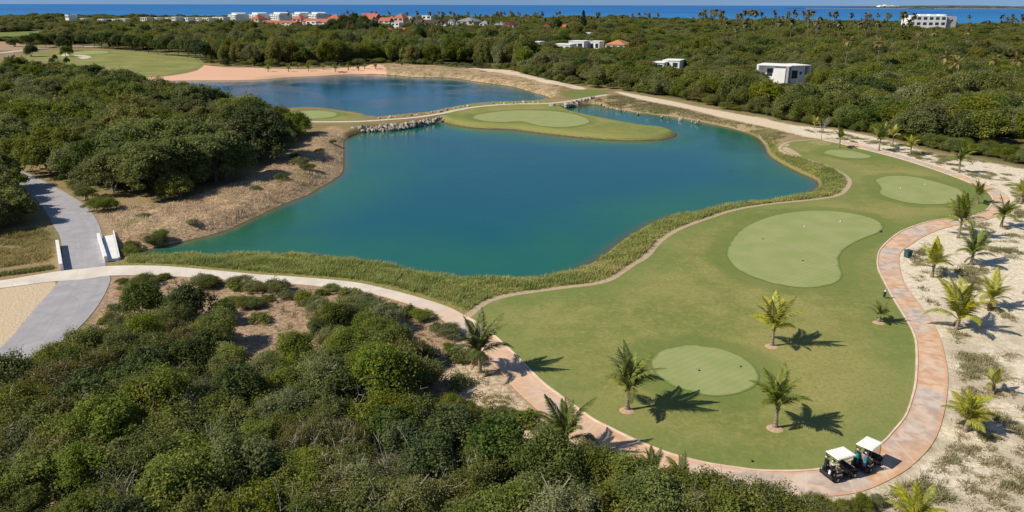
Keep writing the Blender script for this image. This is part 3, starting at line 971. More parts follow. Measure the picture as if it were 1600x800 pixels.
BROAD = [
    make_tree_kind(21, 'broadleaf', 5.2, 6.6, 0.5, 92, 120, 0.27, L_OLIVE, BARK, 2, .55, (.13, .27), False, .2),
    make_tree_kind(22, 'broadleaf', 4.8, 6.2, 0.4, 86, 120, 0.27, L_DARK, BARK, 2, .6, (.14, .28), False, .2),
    make_tree_kind(23, 'broadleaf', 5.6, 5.8, 0.4, 98, 120, 0.26, L_BRIGHT, BARK, 3, .5, (.12, .25), False, .18),
    make_tree_kind(24, 'broadleaf', 4.8, 7.0, 0.6, 88, 120, 0.27, L_OLIVE, BARK, 1, .65, (.14, .27), False, .24),
    make_tree_kind(25, 'broadleaf', 5.2, 5.5, 0.4, 92, 120, 0.24, L_GREY, PALEBARK, 3, .5, (.13, .26), False, .16),
    make_tree_kind(26, 'broadleaf', 5.0, 6.2, 0.4, 90, 120, 0.26, L_BROWN, BARK, 2, .55, (.13, .27), False, .2),
    make_tree_kind(27, 'broadleaf', 5.2, 6.4, 0.4, 94, 120, 0.27, L_OLIVE, BARK, 2, .55, (.13, .26), False, .2),
]
UMB = make_tree_kind(41, 'umbrella', 4.6, 7.4, 3.0, 70, 110, 0.30, L_DARK, BARK, 1, .7, (.15, .28), False, .26)
BUSH = [
    make_tree_kind(31, 'bush', 1.0, 0.8, 0.0, 22, 70, 0.10, L_OLIVE, BARK, 2, .8, (.25, .42), False, .03),
    make_tree_kind(32, 'bush', 0.9, 0.7, 0.0, 20, 70, 0.10, L_BRIGHT, BARK, 2, .8, (.25, .42), False, .03),
    make_tree_kind(33, 'bush', 1.1, 0.7, 0.0, 22, 70, 0.10, L_GREY, PALEBARK, 2, .8, (.25, .42), False, .03),
]


def scatter(poly, spacing, jit=0.42, seed=1, inset=0.0):
    r = np.random.default_rng(seed)
    lo, hi = poly.min(0), poly.max(0)
    gx, gy = np.meshgrid(np.arange(lo[0], hi[0], spacing), np.arange(lo[1], hi[1], spacing * .87))
    gx = gx + (np.arange(gx.shape[0])[:, None] % 2) * spacing * .5
    P = np.stack([gx.ravel(), gy.ravel()], 1) + r.uniform(-jit, jit, (gx.size, 2)) * spacing
    d = sdf(P, poly, 40)
    k = d < -inset
    return P[k], d[k]


def in_view(P, h=4.0, mx=60):
    """rough test that something standing here shows in the photograph"""
    z = P[:, 1] * CP + (H - h * .5) * SP
    px = 800 + F * P[:, 0] / z
    u = P[:, 1] * SP - (H - h) * CP
    py = 400 - F * u / z
    return (px > -mx) & (px < 1600 + mx) & (py < 800 + mx)


# ---- the thicket in the foreground
THICK = ring([(-330, 640), (0, 600), (90, 560), (160, 530), (230, 512), (340, 505), (400, 520), (470, 500), (520, 478), (600, 484), (668, 520), (705, 556), (690, 600), (735, 650), (765, 720), (800, 765), (850, 765), (905, 742), (950, 765), (1010, 790), (1075, 812), (1140, 850), (1190, 846), (1240, 845), (1290, 860), (1290, 1250), (-330, 1250)], sub=3)
P, d = scatter(THICK, 2.75, .42, 5, 0.3)
k = in_view(P, 4.5, 90) & (P[:, 1] > 27)
P, d = P[k], d[k]
hole = ring([(400, 470), (470, 470), (470, 520), (440, 560), (400, 570), (385, 520)])
hd = sdf(P, hole, 6)
P, d = P[hd > 0.2], d[hd > 0.2]
order = np.argsort(P[:, 1])
P, d = P[order], d[order]
r = np.random.default_rng(9)
for i in range(min(len(P), 330)):
    x, y = P[i]
    nzv = vnoise([x], [y], 9.0, 4)[0]
    pick = int((vnoise([x], [y], 9.0, 8)[0] * 1.9 + r.uniform(-.14, .1)) * 7) % 7
    if r.random() < .2:
        pick = r.integers(7)
    s = min(1.0, 0.5 + -d[i] * .085) * (0.55 + .85 * nzv) * r.uniform(.75, 1.25)
    s = min(s, 1.1 if y < 58 else .82)
    if r.random() < .05:
        continue
    plant(SCRUB[pick], 'scrub_tree', x, y, 0.0, r.uniform(0, 6.28), s, s * r.uniform(.72, 1.15), 'olive green scrub tree in the dense thicket filling the lower left', 'scrub tree', 'scrub trees of the foreground thicket', .08)

for i, (px, py, s_) in enumerate([(440, 772, .8), (475, 765, .85), (505, 772, .9), (540, 768, .85), (490, 795, .95), (460, 800, .9), (525, 805, .95), (560, 790, .9), (430, 745, .8), (575, 815, .9)]):
    plant(SCRUB[(5, 0, 3, 1)[i % 4]], 'scrub_tree', *G(px, py), 0, i * 2.2, s_, s_ * .95, 'olive green scrub tree in the dense thicket filling the lower left', 'scrub tree', 'scrub trees of the foreground thicket')
# taller darker clump by the pinkish clearing
for i, (px, py, s, k_, lab) in enumerate([
    (232, 500, 1.0, 4, 'dark green bushy tree left of the pinkish clearing near the road'),
    (298, 500, 0.95, 4, 'dark green bushy tree with a raised top beside the pinkish clearing'),
    (352, 505, 0.55, 4, 'small dark sapling bush at right end of dark clump below pale path'),
    (782, 742, 1.05, 4, 'dark leafy tree by the sandy gap at the thicket edge below palms'),
    (850, 765, 1.0, 2, 'bright green leafy tree below the palm at the sandy path edge')]):
    plant(SCRUB[k_], 'scrub_tree', *G(px, py), 0, i * 1.9, s, s * 1.05, lab, 'scrub tree', None)

for i, (px, py, s_) in enumerate([(905, 752, .75), (940, 768, .8), (972, 778, .85), (1000, 792, .85), (1035, 800, .8), (1066, 812, .9), (1098, 816, .85), (1130, 824, .95), (1162, 832, .85), (1195, 838, .9), (1228, 838, .75), (1258, 842, .7), (1288, 846, .6), (1320, 850, .55), (1010, 830, 1.0), (1080, 850, 1.0), (1150, 860, 1.0), (1215, 870, .95), (1275, 880, .8), (1345, 868, .5), (985, 765, .5), (1045, 778, .5), (1085, 790, .5), (1175, 812, .5), (1300, 812, .34), (1322, 803, .3), (1345, 798, .28), (1372, 790, .24), (1310, 828, .4), (1275, 805, .4)]):
    plant(SCRUB[(0, 5, 2, 1)[i % 4]], 'path_shrub', *G(px, py), 0, i * 2.3, s_, s_ * r.uniform(.85, 1.1), 'light green shrub at bottom edge in front of the curved path', 'shrub', 'shrubs along the bottom edge of path')

def twigs(seed):
    r = np.random.default_rng(seed)
    mb = MB()
    for i in range(7):
        a_ = r.uniform(0, 6.28)
        p = Vector((0, 0, 0))
        d_ = Vector((math.cos(a_) * .45, math.sin(a_) * .45, 1)).normalized()
        for lv in range(4):
            q = p + d_ * r.uniform(.7, 1.1)
            mb.tube([p, p.lerp(q, .5) + Vector((r.normal(), r.normal(), 0)) * .05, q], [.045 - .009 * lv, .04 - .009 * lv, .034 - .008 * lv], 4, False)
            for _ in range(2):
                e = q + (d_ + Vector((r.normal(), r.normal(), r.normal() * .5)) * .7).normalized() * r.uniform(.4, .9)
                mb.tube([q, e], [.02, .008], 3, False)
            d_ = (d_ + Vector((r.normal(), r.normal(), .2)) * .35).normalized()
            p = q
    return mb.mesh('dead_shrub', plain('bleached_twigs', (.38, .34, .29), .9, .1, .15, 4))


TW = [twigs(1), twigs(2), twigs(3)]
for i, (px, py) in enumerate([(70, 690), (150, 720), (205, 770), (300, 730), (330, 690), (395, 745), (470, 700), (505, 735), (540, 690), (610, 730), (655, 700), (690, 760), (420, 640), (250, 640), (560, 610), (620, 600), (110, 620), (30, 740), (350, 800), (460, 810), (590, 800), (725, 730), (500, 560), (650, 560)]):
    x, y = G(px, py + 45)
    o = link('dead_shrub', TW[i % 3], None, (x, y, 0))
    o.rotation_euler = (r.normal() * .2, r.normal() * .2, i * 1.3)
    f_ = r.uniform(.75, 1.05)
    o.scale = (f_, f_, f_)
    tag(o, 'bleached leafless shrub with pale twigs poking through the lower left thicket', 'dead shrub', 'bare shrubs in the thicket')

# low bushes on the soil between path and thicket
bl = [(190, 442), (200, 470), (228, 446), (255, 437), (318, 446), (312, 438), (330, 448), (365, 452), (372, 448), (392, 452), (405, 455), (430, 450), (365, 472), (350, 480), (385, 478), (420, 470), (450, 466), (470, 462), (440, 458), (500, 462), (520, 456), (545, 464), (560, 470), (580, 472), (610, 482), (640, 490), (660, 498), (680, 512), (700, 524), (180, 485), (175, 498), (165, 505), (205, 455), (480, 470), (495, 478), (405, 500), (395, 480), (270, 470), (700, 545), (718, 560), (735, 565), (715, 600), (730, 640), (760, 655), (790, 650), (815, 662), (850, 690)]
for i, (px, py) in enumerate(bl):
    x, y = G(px + r.uniform(-4, 4), py + r.uniform(-2, 2))
    s = r.uniform(.7, 1.6)
    plant(BUSH[i % 3] if i % 2 else SCRUB[(0, 1, 5)[i % 3]], 'low_bush', x, y, 0, r.uniform(0, 6.28), s * (1 if i % 2 else .42), s * (.75 if i % 2 else .24), 'low green bush on the pinkish soil beside the concrete path', 'bush', 'low bushes along the path')

for i, (px, py, s_) in enumerate([(243, 372, 1.4), (252, 368, 1.0), (197, 386, 1.0), (205, 379, .9), (204, 393, 1.0), (214, 386, .8), (470, 262, 1.6), (480, 270, 1.3), (462, 250, 1.0), (440, 285, 1.2), (300, 352, .8), (225, 345, .9), (135, 312, 1.5), (150, 330, 1.3), (128, 300, 1.4), (160, 322, 1.2), (118, 296, 1.3), (172, 330, 1.4), (400, 300, .9), (500, 240, .9), (520, 225, .8)]):
    x, y = G(px, py)
    plant(SCRUB[(0, 2, 1, 5)[i % 4]], 'bank_bush', x, y, float(ground_z([[x, y]])[0]), i * 1.1, s_ * .48, s_ * r.uniform(.25, .42), 'low green bush on the straw coloured left bank of the lake', 'bush', 'bushes on the left bank')

# ---- wood on the left of the lake
MLW = ring([(-300, 268), (-60, 262), (20, 262), (66, 268), (112, 290), (150, 306), (200, 322), (262, 322), (325, 302), (380, 280), (425, 254), (462, 230), (474, 214), (455, 203), (425, 196), (380, 186), (330, 172), (240, 152), (200, 140), (120, 128), (0, 124), (-300, 126)], sub=3)
LCL = ring([(-160, 300), (0, 290), (22, 300), (40, 322), (58, 345), (50, 357), (0, 362), (-160, 380)], sub=3)
GP, gd = scatter(MLW, 15.0, .38, 19, 7.0)
k = in_view(GP, 8, 40)
GP = GP[k]
GP = np.concatenate([np.array([G(262, 300), G(150, 285), G(345, 282), G(405, 250), G(90, 268)]), GP])
for i, (x, y) in enumerate(GP):
    s = r.uniform(.78, 1.12)
    plant(GRAND[int(vnoise([x], [y], 30.0, 3)[0] * 3.6 + i * .31) % 3], 'spreading_tree', x, y, 0, r.uniform(0, 6.28), s, s * r.uniform(.85, 1.1), 'wide spreading green tree rising in the wood left of the lake', 'tree', 'spreading trees of the wood left of the lake')
Pm, dm = scatter(MLW, 6.9, .42, 15, 0.8)
gq = np.min(np.linalg.norm(Pm[:, None, :] - GP[None, :, :], axis=2), axis=1)
Pm, dm = Pm[gq > 5.0], dm[gq > 5.0]
k = in_view(Pm, 8, 60)
Pm, dm = Pm[k], dm[k]
k = np.argsort(Pm[:, 1])
Pm, dm = Pm[k], dm[k]
NM = min(210, len(Pm))
for i in range(NM):
    x, y = Pm[i]
    pick = int((vnoise([x], [y], 16.0, 3)[0] * 1.2 + r.uniform(-.2, .12)) * 7) % 7
    s = min(1.0, .62 + -dm[i] * .06) * r.uniform(.65, 1.2) * (.75 + .5 * vnoise([x], [y], 24.0, 6)[0])
    plant(BROAD[pick], 'broadleaf_tree', x, y, 0, r.uniform(0, 6.28), s, s * r.uniform(.85, 1.12), 'green broadleaf tree in the dense wood left of the lake', 'tree', 'trees of the wood left of the lake')
Pl, dl = scatter(LCL, 4.6, .40, 17, 0.5)
k = in_view(Pl, 6, 80)
for i, (x, y) in enumerate(Pl[k]):
    s = r.uniform(.62, .95)
    plant(BROAD[[1, 3, 6][i % 3]], 'broadleaf_tree', x, y, 0, r.uniform(0, 6.28), s, s, 'dark green leafy tree shading the grey road at the left edge', 'tree', 'trees at the roadside left edge')

# ---- northern woods: every building first, so that trees keep clear of them
CLEAR = [(-90, 66, 480, 830)]                                # (px0, px1, nearest Y, farthest Y)


def bld(px0, px1, Y, depth, front):
    CLEAR.append((px0 - 2, px1 + 2, Y - front, Y + depth + 4))
    return at(px0, Y), at(px1, Y)


HWHITE = plain('white_render', (.84, .83, .80), 0.8, 0.3, .05, 0.3)
HGREY = plain('grey_render', (.52, .50, .51), 0.8, 0.3, .06, 0.3)
HCREAM = plain('cream_render', (.72, .62, .48), 0.8, 0.3, .06, 0.3)
HPINK = plain('pink_render', (.66, .45, .40), 0.8, 0.3, .06, 0.3)
TILE = plain('red_roof_tiles', (.46, .14, .085), 0.8, 0.3, .12, 0.6)
TILEO = plain('orange_roof_tiles', (.55, .24, .11), 0.8, 0.3, .12, 0.6)
DARKROOF = plain('dark_thatch', (.10, .065, .06), 0.9, 0.1, .15, 0.6)
GREYROOF = plain('grey_thatch', (.27, .27, .27), 0.9, 0.1, .12, 0.6)
MAROON = plain('maroon_roof', (.20, .055, .06), 0.8, 0.2, .12, 0.6)
GLASS = Mat('dark_window_glass', 0.12, 0.5)
GLASS.col((.035, .045, .06))
GLASS = GLASS.m


def house(name, label, cat, px0, px1, ytop, Y, depth, front=60, wall=HWHITE, roof='flat', rmat=None, floors=1, bays=3, group=None, ov=0.3, zt=None, balcony=False, ry=-.42, rh=None):
    x0, x1 = bld(px0, px1, Y, depth, front)
    zt = zat(ytop, Y) if zt is None else zt
    W, D = (x1 - x0) / 2, depth / 2
    t = empty(name, ((x0 + x1) / 2, Y + D, 0), ry)
    tag(t, label, cat, group)
    if roof == 'flat':
        zw = zt - 0.35
        MB().box(-W - ov, W + ov, -D - ov, D + ov, zw + .003, zt, None, .05).build('roof', rmat or wall, t)
    else:
        rh = rh if rh else min(zt * .42, min(W, D) * .75)
        zw = zt - rh
        mb = MB()
        o = .5
        if roof == 'gable':
            if W >= D:
                mb.add([(-W - o, -D - o, zw), (W + o, -D - o, zw), (W + o, D + o, zw), (-W - o, D + o, zw), (-W - o, 0, zt), (W + o, 0, zt)], [(0, 1, 5, 4), (2, 3, 4, 5), (0, 4, 3), (1, 2, 5), (0, 3, 2, 1)])
            else:
                mb.add([(-W - o, -D - o, zw), (W + o, -D - o, zw), (W + o, D + o, zw), (-W - o, D + o, zw), (0, -D - o, zt), (0, D + o, zt)], [(0, 4, 5, 3), (1, 2, 5, 4), (0, 1, 4), (2, 3, 5), (0, 3, 2, 1)])
        else:
            q = min(W, D) * .98
            if W >= D:
                a_, b_ = (-W + q, 0, zt), (W - q, 0, zt)
            else:
                a_, b_ = (0, -D + q, zt), (0, D - q, zt)
            if W >= D:
                mb.add([(-W - o, -D - o, zw), (W + o, -D - o, zw), (W + o, D + o, zw), (-W - o, D + o, zw), a_, b_], [(0, 1, 5, 4), (1, 2, 5), (2, 3, 4, 5), (3, 0, 4), (0, 3, 2, 1)])
            else:
                mb.add([(-W - o, -D - o, zw), (W + o, -D - o, zw), (W + o, D + o, zw), (-W - o, D + o, zw), a_, b_], [(0, 1, 4), (1, 2, 5, 4), (2, 3, 5), (3, 0, 4, 5), (0, 3, 2, 1)])
        mb.build('roof', rmat or TILE, t)
    MB().box(-W, W, -D, D, -0.4, zw).build('wall', wall, t)
    fh = zw / floors
    bw = 2 * W / bays
    for f in range(floors):
        for b in range(bays):
            cx = -W + bw * (b + .5)
            z0, z1 = f * fh + fh * .28, f * fh + fh * .8
            wd = bw * .30
            MB().box(cx - wd, cx + wd, -D - .05, -D + .1, z0, z1).build('window', GLASS, t)
            if balcony:
                MB().box(cx - wd * 1.3, cx + wd * 1.3, -D - 1.3, -D - .06, f * fh + .05, f * fh + .28).box(cx - wd * 1.3, cx + wd * 1.3, -D - 1.3, -D - 1.2, f * fh + .28, f * fh + fh * .36).build('balcony', wall, t)
    return t


# seafront condominium blocks
for i, (a_, b_, yt, lab) in enumerate([(355, 383, 21.5, 'white seafront apartment block at the left end of the row of blocks'), (386, 417, 21, 'white seafront apartment block second in the row, behind a red hip roof'), (420, 452, 20.5, 'white seafront apartment block in the middle of the row'), (455, 481, 20.2, 'white seafront apartment block right of the middle, above long red roofs'), (482, 508, 20.2, 'white seafront apartment block at the right end of the row near palms')]):
    Yb = 1480 + 12 * (i % 2)
    t = house('apartment_block', lab, 'apartment block', a_, b_, yt + 2.2, Yb, 26, 190, HWHITE, 'flat', None, 4, 5, 'white seafront apartment blocks', 0.4, None, True, -.85)
    x0, x1 = at(a_, Yb), at(b_, Yb)
    Wd = (x1 - x0) / 2
    zt, zp = zat(yt + 2.2, Yb), zat(yt, Yb)
    mb = MB().box(-Wd * .66, Wd * .66, -8, 9, zt + .003, zp - .4)
    mb.build('penthouse', HWHITE, t)
    MB().prism([(-Wd * .72, zp - .4), (Wd * .72, zp - .4), (Wd * .45, zp + .5), (-Wd * .45, zp + .5)], -9, 10).build('penthouse_roof', HWHITE, t)
# small white villas along the left shore
for i, (a_, b_, yt, lab) in enumerate([(66, 95, 34, 'long low white villa farthest left among trees near the sea'), (104, 112, 24.5, 'small white house standing highest behind dark trees by the sea'), (121, 135, 30.3, 'white two storey villa left of the row of small shore villas'), (153, 166, 31.3, 'low white villa first of the shore row'), (170, 184, 31.3, 'low white villa second of the shore row'), (187, 200, 30.6, 'low white villa third of the shore row'), (220, 234, 28.3, 'pale cream villa with a pitched front in the shore row'), (237, 250, 28.8, 'flat white villa just right of the cream villa'), (254, 267, 28.8, 'flat white villa fifth from the left of the shore row'), (270, 279, 27.5, 'tiny white villa higher up behind the shore row'), (285, 298, 28.8, 'flat white villa left of three close villas near apartments'), (301, 314, 28.8, 'flat white villa in the middle of three close villas near apartments'), (317, 330, 28.8, 'flat white villa right of three close villas near apartments'), (332, 354, 27.8, 'long white villa touching the apartment blocks on the left')]):
    house('villa', lab, 'villa', a_, b_, yt, 1330 + (i % 3) * 10, 16, 150, HCREAM if i == 6 else HWHITE, 'flat', None, 2 if i != 0 else 1, 3, 'small white villas along the shore')
# red roofed village
vil = [(394, 409, 24.5, 1330, 22, 'hip', TILE, HCREAM, 'cream house with a tall red hip roof before the apartment blocks'),
       (404, 470, 33, 1260, 14, 'gable', TILE, HCREAM, 'long terrace house with a red tiled roof on the left of the village'),
       (458, 475, 24.5, 1340, 20, 'hip', TILE, HPINK, 'pink house with a tall red hip roof in the village middle'),
       (470, 520, 30, 1290, 16, 'gable', TILE, HPINK, 'long terrace house with a salmon tiled roof on the right of village'),
       (478, 497, 34, 1190, 12, 'flat', None, HWHITE, 'white terraced house with arched windows below the red roofs'),
       (500, 513, 31, 1220, 12, 'gable', None, HWHITE, 'white gabled house right of the white terraced house'),
       (512, 533, 23, 1330, 18, 'hip', TILE, HCREAM, 'cream house with a red hip roof at the right end of village'),
       (459, 471, 45.5, 960, 9, 'flat', None, HWHITE, 'small white flat house alone among trees under the red village'),
       (563, 592, 21.5, 1400, 20, 'gable', TILE, HPINK, 'pinkish house row with red roof behind the big dark trees'),
       (592, 612, 28, 1250, 14, 'gable', TILE, HCREAM, 'cream house with a low red roof right of the big dark trees'),
       (616, 634, 21.5, 1290, 18, 'hip', TILE, HPINK, 'tall pink house with a red roof above the grey lane'),
       (596, 616, 43.5, 890, 14, 'hip', TILE, HWHITE, 'bungalow with a bright red hip roof, left of the near pair'),
       (616, 634, 44, 880, 12, 'gable', TILE, HCREAM, 'bungalow with a bright red gable roof, right of the near pair'),
       (634, 690, 31, 1150, 22, 'gable', DARKROOF, HGREY, 'long hall with a dark brown thatched roof'),
       (690, 707, 31, 1140, 20, 'gable', DARKROOF, HGREY, 'dark roofed hall joined to the pointed white gable'),
       (701, 710, 30, 1060, 8, 'gable', GREYROOF, HWHITE, 'narrow white pointed gable house beside the dark halls'),
       (717, 748, 27.3, 1180, 34, 'hip', GREYROOF, HGREY, 'pavilion with a grey pyramid thatched roof'),
       (774, 790, 33.5, 1060, 16, 'hip', GREYROOF, HGREY, 'house with a grey hip roof beside the maroon roof'),
       (788, 806, 33.5, 1065, 16, 'gable', MAROON, HGREY, 'house with a maroon roof beside the grey hip roof'),
       (848, 858, 38, 1040, 10, 'gable', TILE, HPINK, 'small pinkish house with faded red roof near the tall conifer'),
       (870, 885, 38, 1040, 10, 'gable', TILE, HPINK, 'pink roofed house just left of the tall conifer'),
       (912, 924, 50.5, 830, 8, 'flat', None, HWHITE, 'tiny white flat house below the tall conifer'),
       (835, 847, 65, 590, 10, 'flat', None, HWHITE, 'small white flat villa at the left of the bright villa group'),
       (868, 897, 69, 560, 14, 'flat', None, HWHITE, 'long low white villa in front of the bright villa group'),
       (893, 918, 64, 580, 14, 'flat', None, HWHITE, 'tall white flat roofed villa in the middle of the bright group'),
       (925, 941, 64.2, 585, 12, 'flat', None, HWHITE, 'white flat villa on the right, next to the orange roof'),
       (953, 984, 62.5, 580, 20, 'hip', TILEO, HCREAM, 'villa with a broad orange tiled hip roof'),
       (1022, 1044, 97, 405, 12, 'flat', None, HWHITE, 'low white villa wing, left half of lone villa amid trees'),
       (1042, 1068, 93.5, 410, 12, 'flat', None, HWHITE, 'taller white villa wing, right half of lone villa amid trees'),
       (538, 552, 23.5, 1390, 16, 'hip', TILE, HWHITE, 'white house with red hip roof showing left of the dark mound top'),
       (571, 584, 26, 1330, 12, 'gable', None, HWHITE, 'white gabled house low between the mound and pinkish row'),
       (606, 618, 25, 1340, 14, 'hip', TILE, HCREAM, 'cream house with red hip roof behind the low red roofed house'),
       (634, 648, 26.5, 1330, 14, 'flat', None, HWHITE, 'white flat house right of the tall pink house'),
       (612, 626, 36, 1080, 10, 'flat', None, HWHITE, 'white flat house above the two bright red bungalows'),
       (420, 434, 37.5, 1150, 10, 'gable', TILE, HPINK, 'pinkish cottage with red roof under the left terrace'),
       (440, 455, 38.5, 1120, 10, 'flat', None, HWHITE, 'white flat cottage under the left terrace'),
       (492, 508, 38, 1130, 10, 'flat', None, HWHITE, 'white flat cottage right below the white terraced house'),
       (523, 538, 31, 1240, 12, 'gable', TILE, HCREAM, 'cream cottage with red gable roof left of the dark mound'),
       (750, 764, 32, 1120, 12, 'hip', GREYROOF, HWHITE, 'white house with grey hip roof between pavilion and maroon roof'),
       (660, 676, 24.5, 1420, 14, 'flat', None, HWHITE, 'white flat house by the sea above the dark hall'),
       (1172, 1186, 4, 2300, 12, 'flat', None, HWHITE, None)]
for (a_, b_, yt, Y, D, rf, rm, wl, lab) in vil:
    if lab:
        house('house', lab, 'house', a_, b_, yt, Y, D, 40 + Y * .11, wl, rf, rm, 2 if Y > 900 else 1, max(2, int((b_ - a_) / 9)))

# the white sea-front hotel on the right
t = house('hotel_building', 'large white boxy hotel building by the sea behind palms', 'hotel', 1422, 1476, 23, 1020, 30, 70, HWHITE, 'flat', None, 3, 6, None, .1, None, False, -.12)
xr = at(1476, 1020) - t.location.x
MB().box(xr + .01, xr + 13, -12, 16, -.4, zat(24.5, 1020)).build('grey_wing', HGREY, t)
for k_ in range(3):
    MB().box(xr - 30 + k_ * 12, xr - 22 + k_ * 12, -6, 4, zat(23, 1020) + .003, zat(21, 1020)).build('roof_stair', HWHITE, t)
CLEAR.append((1474, 1494, 950, 1060))

# domed white works on the headland
t = empty('domed_building', (at(1386, 9300), 9300, 8))
tag(t, 'white domed building far away on the headland across the bay', 'building')
for i, (o, w_, h_) in enumerate([(-80, 42, 24), (-20, 50, 32), (50, 44, 26), (95, 30, 20)]):
    mb = MB()
    pr = [(o + w_ * math.cos(a_), h_ * math.sin(a_)) for a_ in np.linspace(0, math.pi, 10)]
    mb.prism(pr, -40, 40).build('dome', HWHITE, t)

# modern villa on the right: two wings meeting at a corner
Yv = 335.0
bld(1186, 1272, Yv, 22, 75)
xc = at(1232, Yv)
zt = zat(101.5, Yv)
t = empty('modern_villa', (xc, Yv, 0))
tag(t, 'modern white two storey villa with flat roof and deep loggias amid the right wood', 'villa')
ML_, MR_ = Matrix.Rotation(-.55, 4, 'Z'), Matrix.Rotation(.34, 4, 'Z')
LL, LR = 14.2, 10.6
VG_ = plain('shell_render', (.66, .64, .62), .8)
PIER = plain('grey_stone_pier', (.30, .31, .34), .9, .1, .15, 1.0)
MB().box(-LL - .02, .3, -.17, 11, zt - .45, zt, ML_, .06).build('roof', HWHITE, t)
MB().box(.31, LR + .02, -.13, 11, zt - .45, zt - .006, MR_, .06).build('roof', HWHITE, t)
zr = zt - .46
MB().box(-LL, -LL + .8, -.15, 10.8, -.4, zr, ML_).build('end_wall', HWHITE, t)
MB().box(-LL + .803, -.9, 2.4, 10.8, -.4, zr, ML_).build('wall', HWHITE, t)
MB().box(-LL * .48, -LL * .13, -.6, 2.397, -.4, zt - 1.35, ML_).build('curved_bay', HWHITE, t)
MB().box(-1.2, .0, -.55, 1.2, -.4, zt - .3, MR_).build('chimney_pier', PIER, t)
MB().box(.003, LR * .66, .5, 10.8, -.4, zr - .006, MR_).build('wall', HWHITE, t)
MB().box(LR * .663, LR * .70, -.1, 10.8, -.4, zr - .006, MR_).build('end_wall', HWHITE, t)
MB().box(LR * .703, LR * .95, 3.0, 10.8, -.4, zr - .006, MR_).build('wall', HWHITE, t)
MB().box(LR * .953, LR, -.1, 10.8, -.4, zr - .006, MR_).build('end_wall', HWHITE, t)
MB().box(-LL + .803, -LL * .483, -.15, 2.397, zt * .20, zt * .32, ML_).build('balcony', HWHITE, t)
MB().box(LR * .703, LR * .95, -.1, 2.997, zt * .18, zt * .27, MR_).build('balcony', HWHITE, t)
for (M_, x0_, x1_, y_, z0, z1) in [(ML_, -LL * .72, -LL * .55, 2.33, .34, .78), (ML_, -LL * .11, -LL * .06, 2.33, .4, .7), (MR_, LR * .12, LR * .40, .43, .28, .72), (MR_, LR * .50, LR * .60, .43, .50, .64), (MR_, LR * .73, LR * .93, 2.93, .3, .80)]:
    MB().box(x0_, x1_, y_, y_ + .2, zt * z0, zt * z1, M_).build('window', GLASS, t)

# ---- trees of the northern woods
NWp = np.concatenate([WF, coast[::-1]])
pts = []
yrow = 190.0
rr = np.random.default_rng(31)
while yrow < 2000:
    sp = 5.8 + yrow / 170.0
    hw = .72 * yrow + 60
    n = int(2 * hw / sp)
    xs = (np.arange(n) - n / 2) * sp + rr.uniform(-.42, .42, n) * sp
    yy = yrow + rr.uniform(-.45, .45, n) * sp
    pts.append(np.stack([xs, yy, np.full(n, sp)], 1))
    yrow += sp * .86
PN = np.concatenate(pts)
dN = sdf(PN[:, :2], NWp, 60)
k = dN < -1.2
for ex, mgn in ((FF1, 4), (FF2, 6), (FF3, 6), (Z_FIELD, 0), (Z_TRACK, 0), (Z_SW, 2), (Z_NBANK, 2), (Z_PINK, 2)):
    k &= sdf(PN[:, :2], ex, 30) > mgn
low_ = np.ones(len(PN))
zz = PN[:, 1] * CP + H * SP
pxs = 800 + F * PN[:, 0] / zz
for (a_, b_, y0, y1) in CLEAR:
    inw = (pxs > a_ - 6) & (pxs < b_ + 6) & (PN[:, 1] < y1)
    k &= ~(inw & (PN[:, 1] > y1 - 40 - .012 * y1))
    low_ = np.where(inw & (PN[:, 1] > y0), .36 if (y1 > 700 or a_ < 1200 < b_) else .58, low_)
k &= np.interp(PN[:, 0], coast[:, 0], coast[:, 1]) - PN[:, 1] > 30
k &= (pxs > -110) & (pxs < 1710)
gapn = vnoise(PN[:, 0], PN[:, 1], 45, 12)
k &= ~((gapn > .80) & (PN[:, 1] > 300) & (rr.random(len(PN)) < .75))
tall_ = np.where((pxs < 830) & (PN[:, 1] < 640), 1.5, 1.0) * np.where((pxs < 830) & (PN[:, 1] >= 640) & (PN[:, 1] < 900), 1.15, 1.0)
low_ = low_ * np.where(low_ > .9, tall_, 1.0)
PN, dN, low_ = PN[k], dN[k], low_[k]
rank = PN[:, 1] * (1 + .012 * np.minimum(-dN, 40)) + np.where(dN < -16, 160, 0)
order = np.argsort(rank)
NI = 170
fi, si = order[:NI], order[NI:]
kinds_used = {}
for i in fi:
    x, y, sp = PN[i]
    pick = int((vnoise([x], [y], 22.0, 3)[0] * 1.2 + r.uniform(-.25, .12)) * 7) % 7
    s = sp / 7.2 * r.uniform(.85, 1.35) * min(1, .75 + -dN[i] * .03)
    t, c = plant(BROAD[pick], 'woodland_tree', x, y, float(ground_z([[x, y]])[0]), r.uniform(0, 6.28), s, s * r.uniform(.8, 1.05) * low_[i], 'green tree at the near edge of the big wood beyond the lake', 'tree', 'front trees of the wood beyond the lake', 0, True)
    kinds_used.setdefault(pick, c)
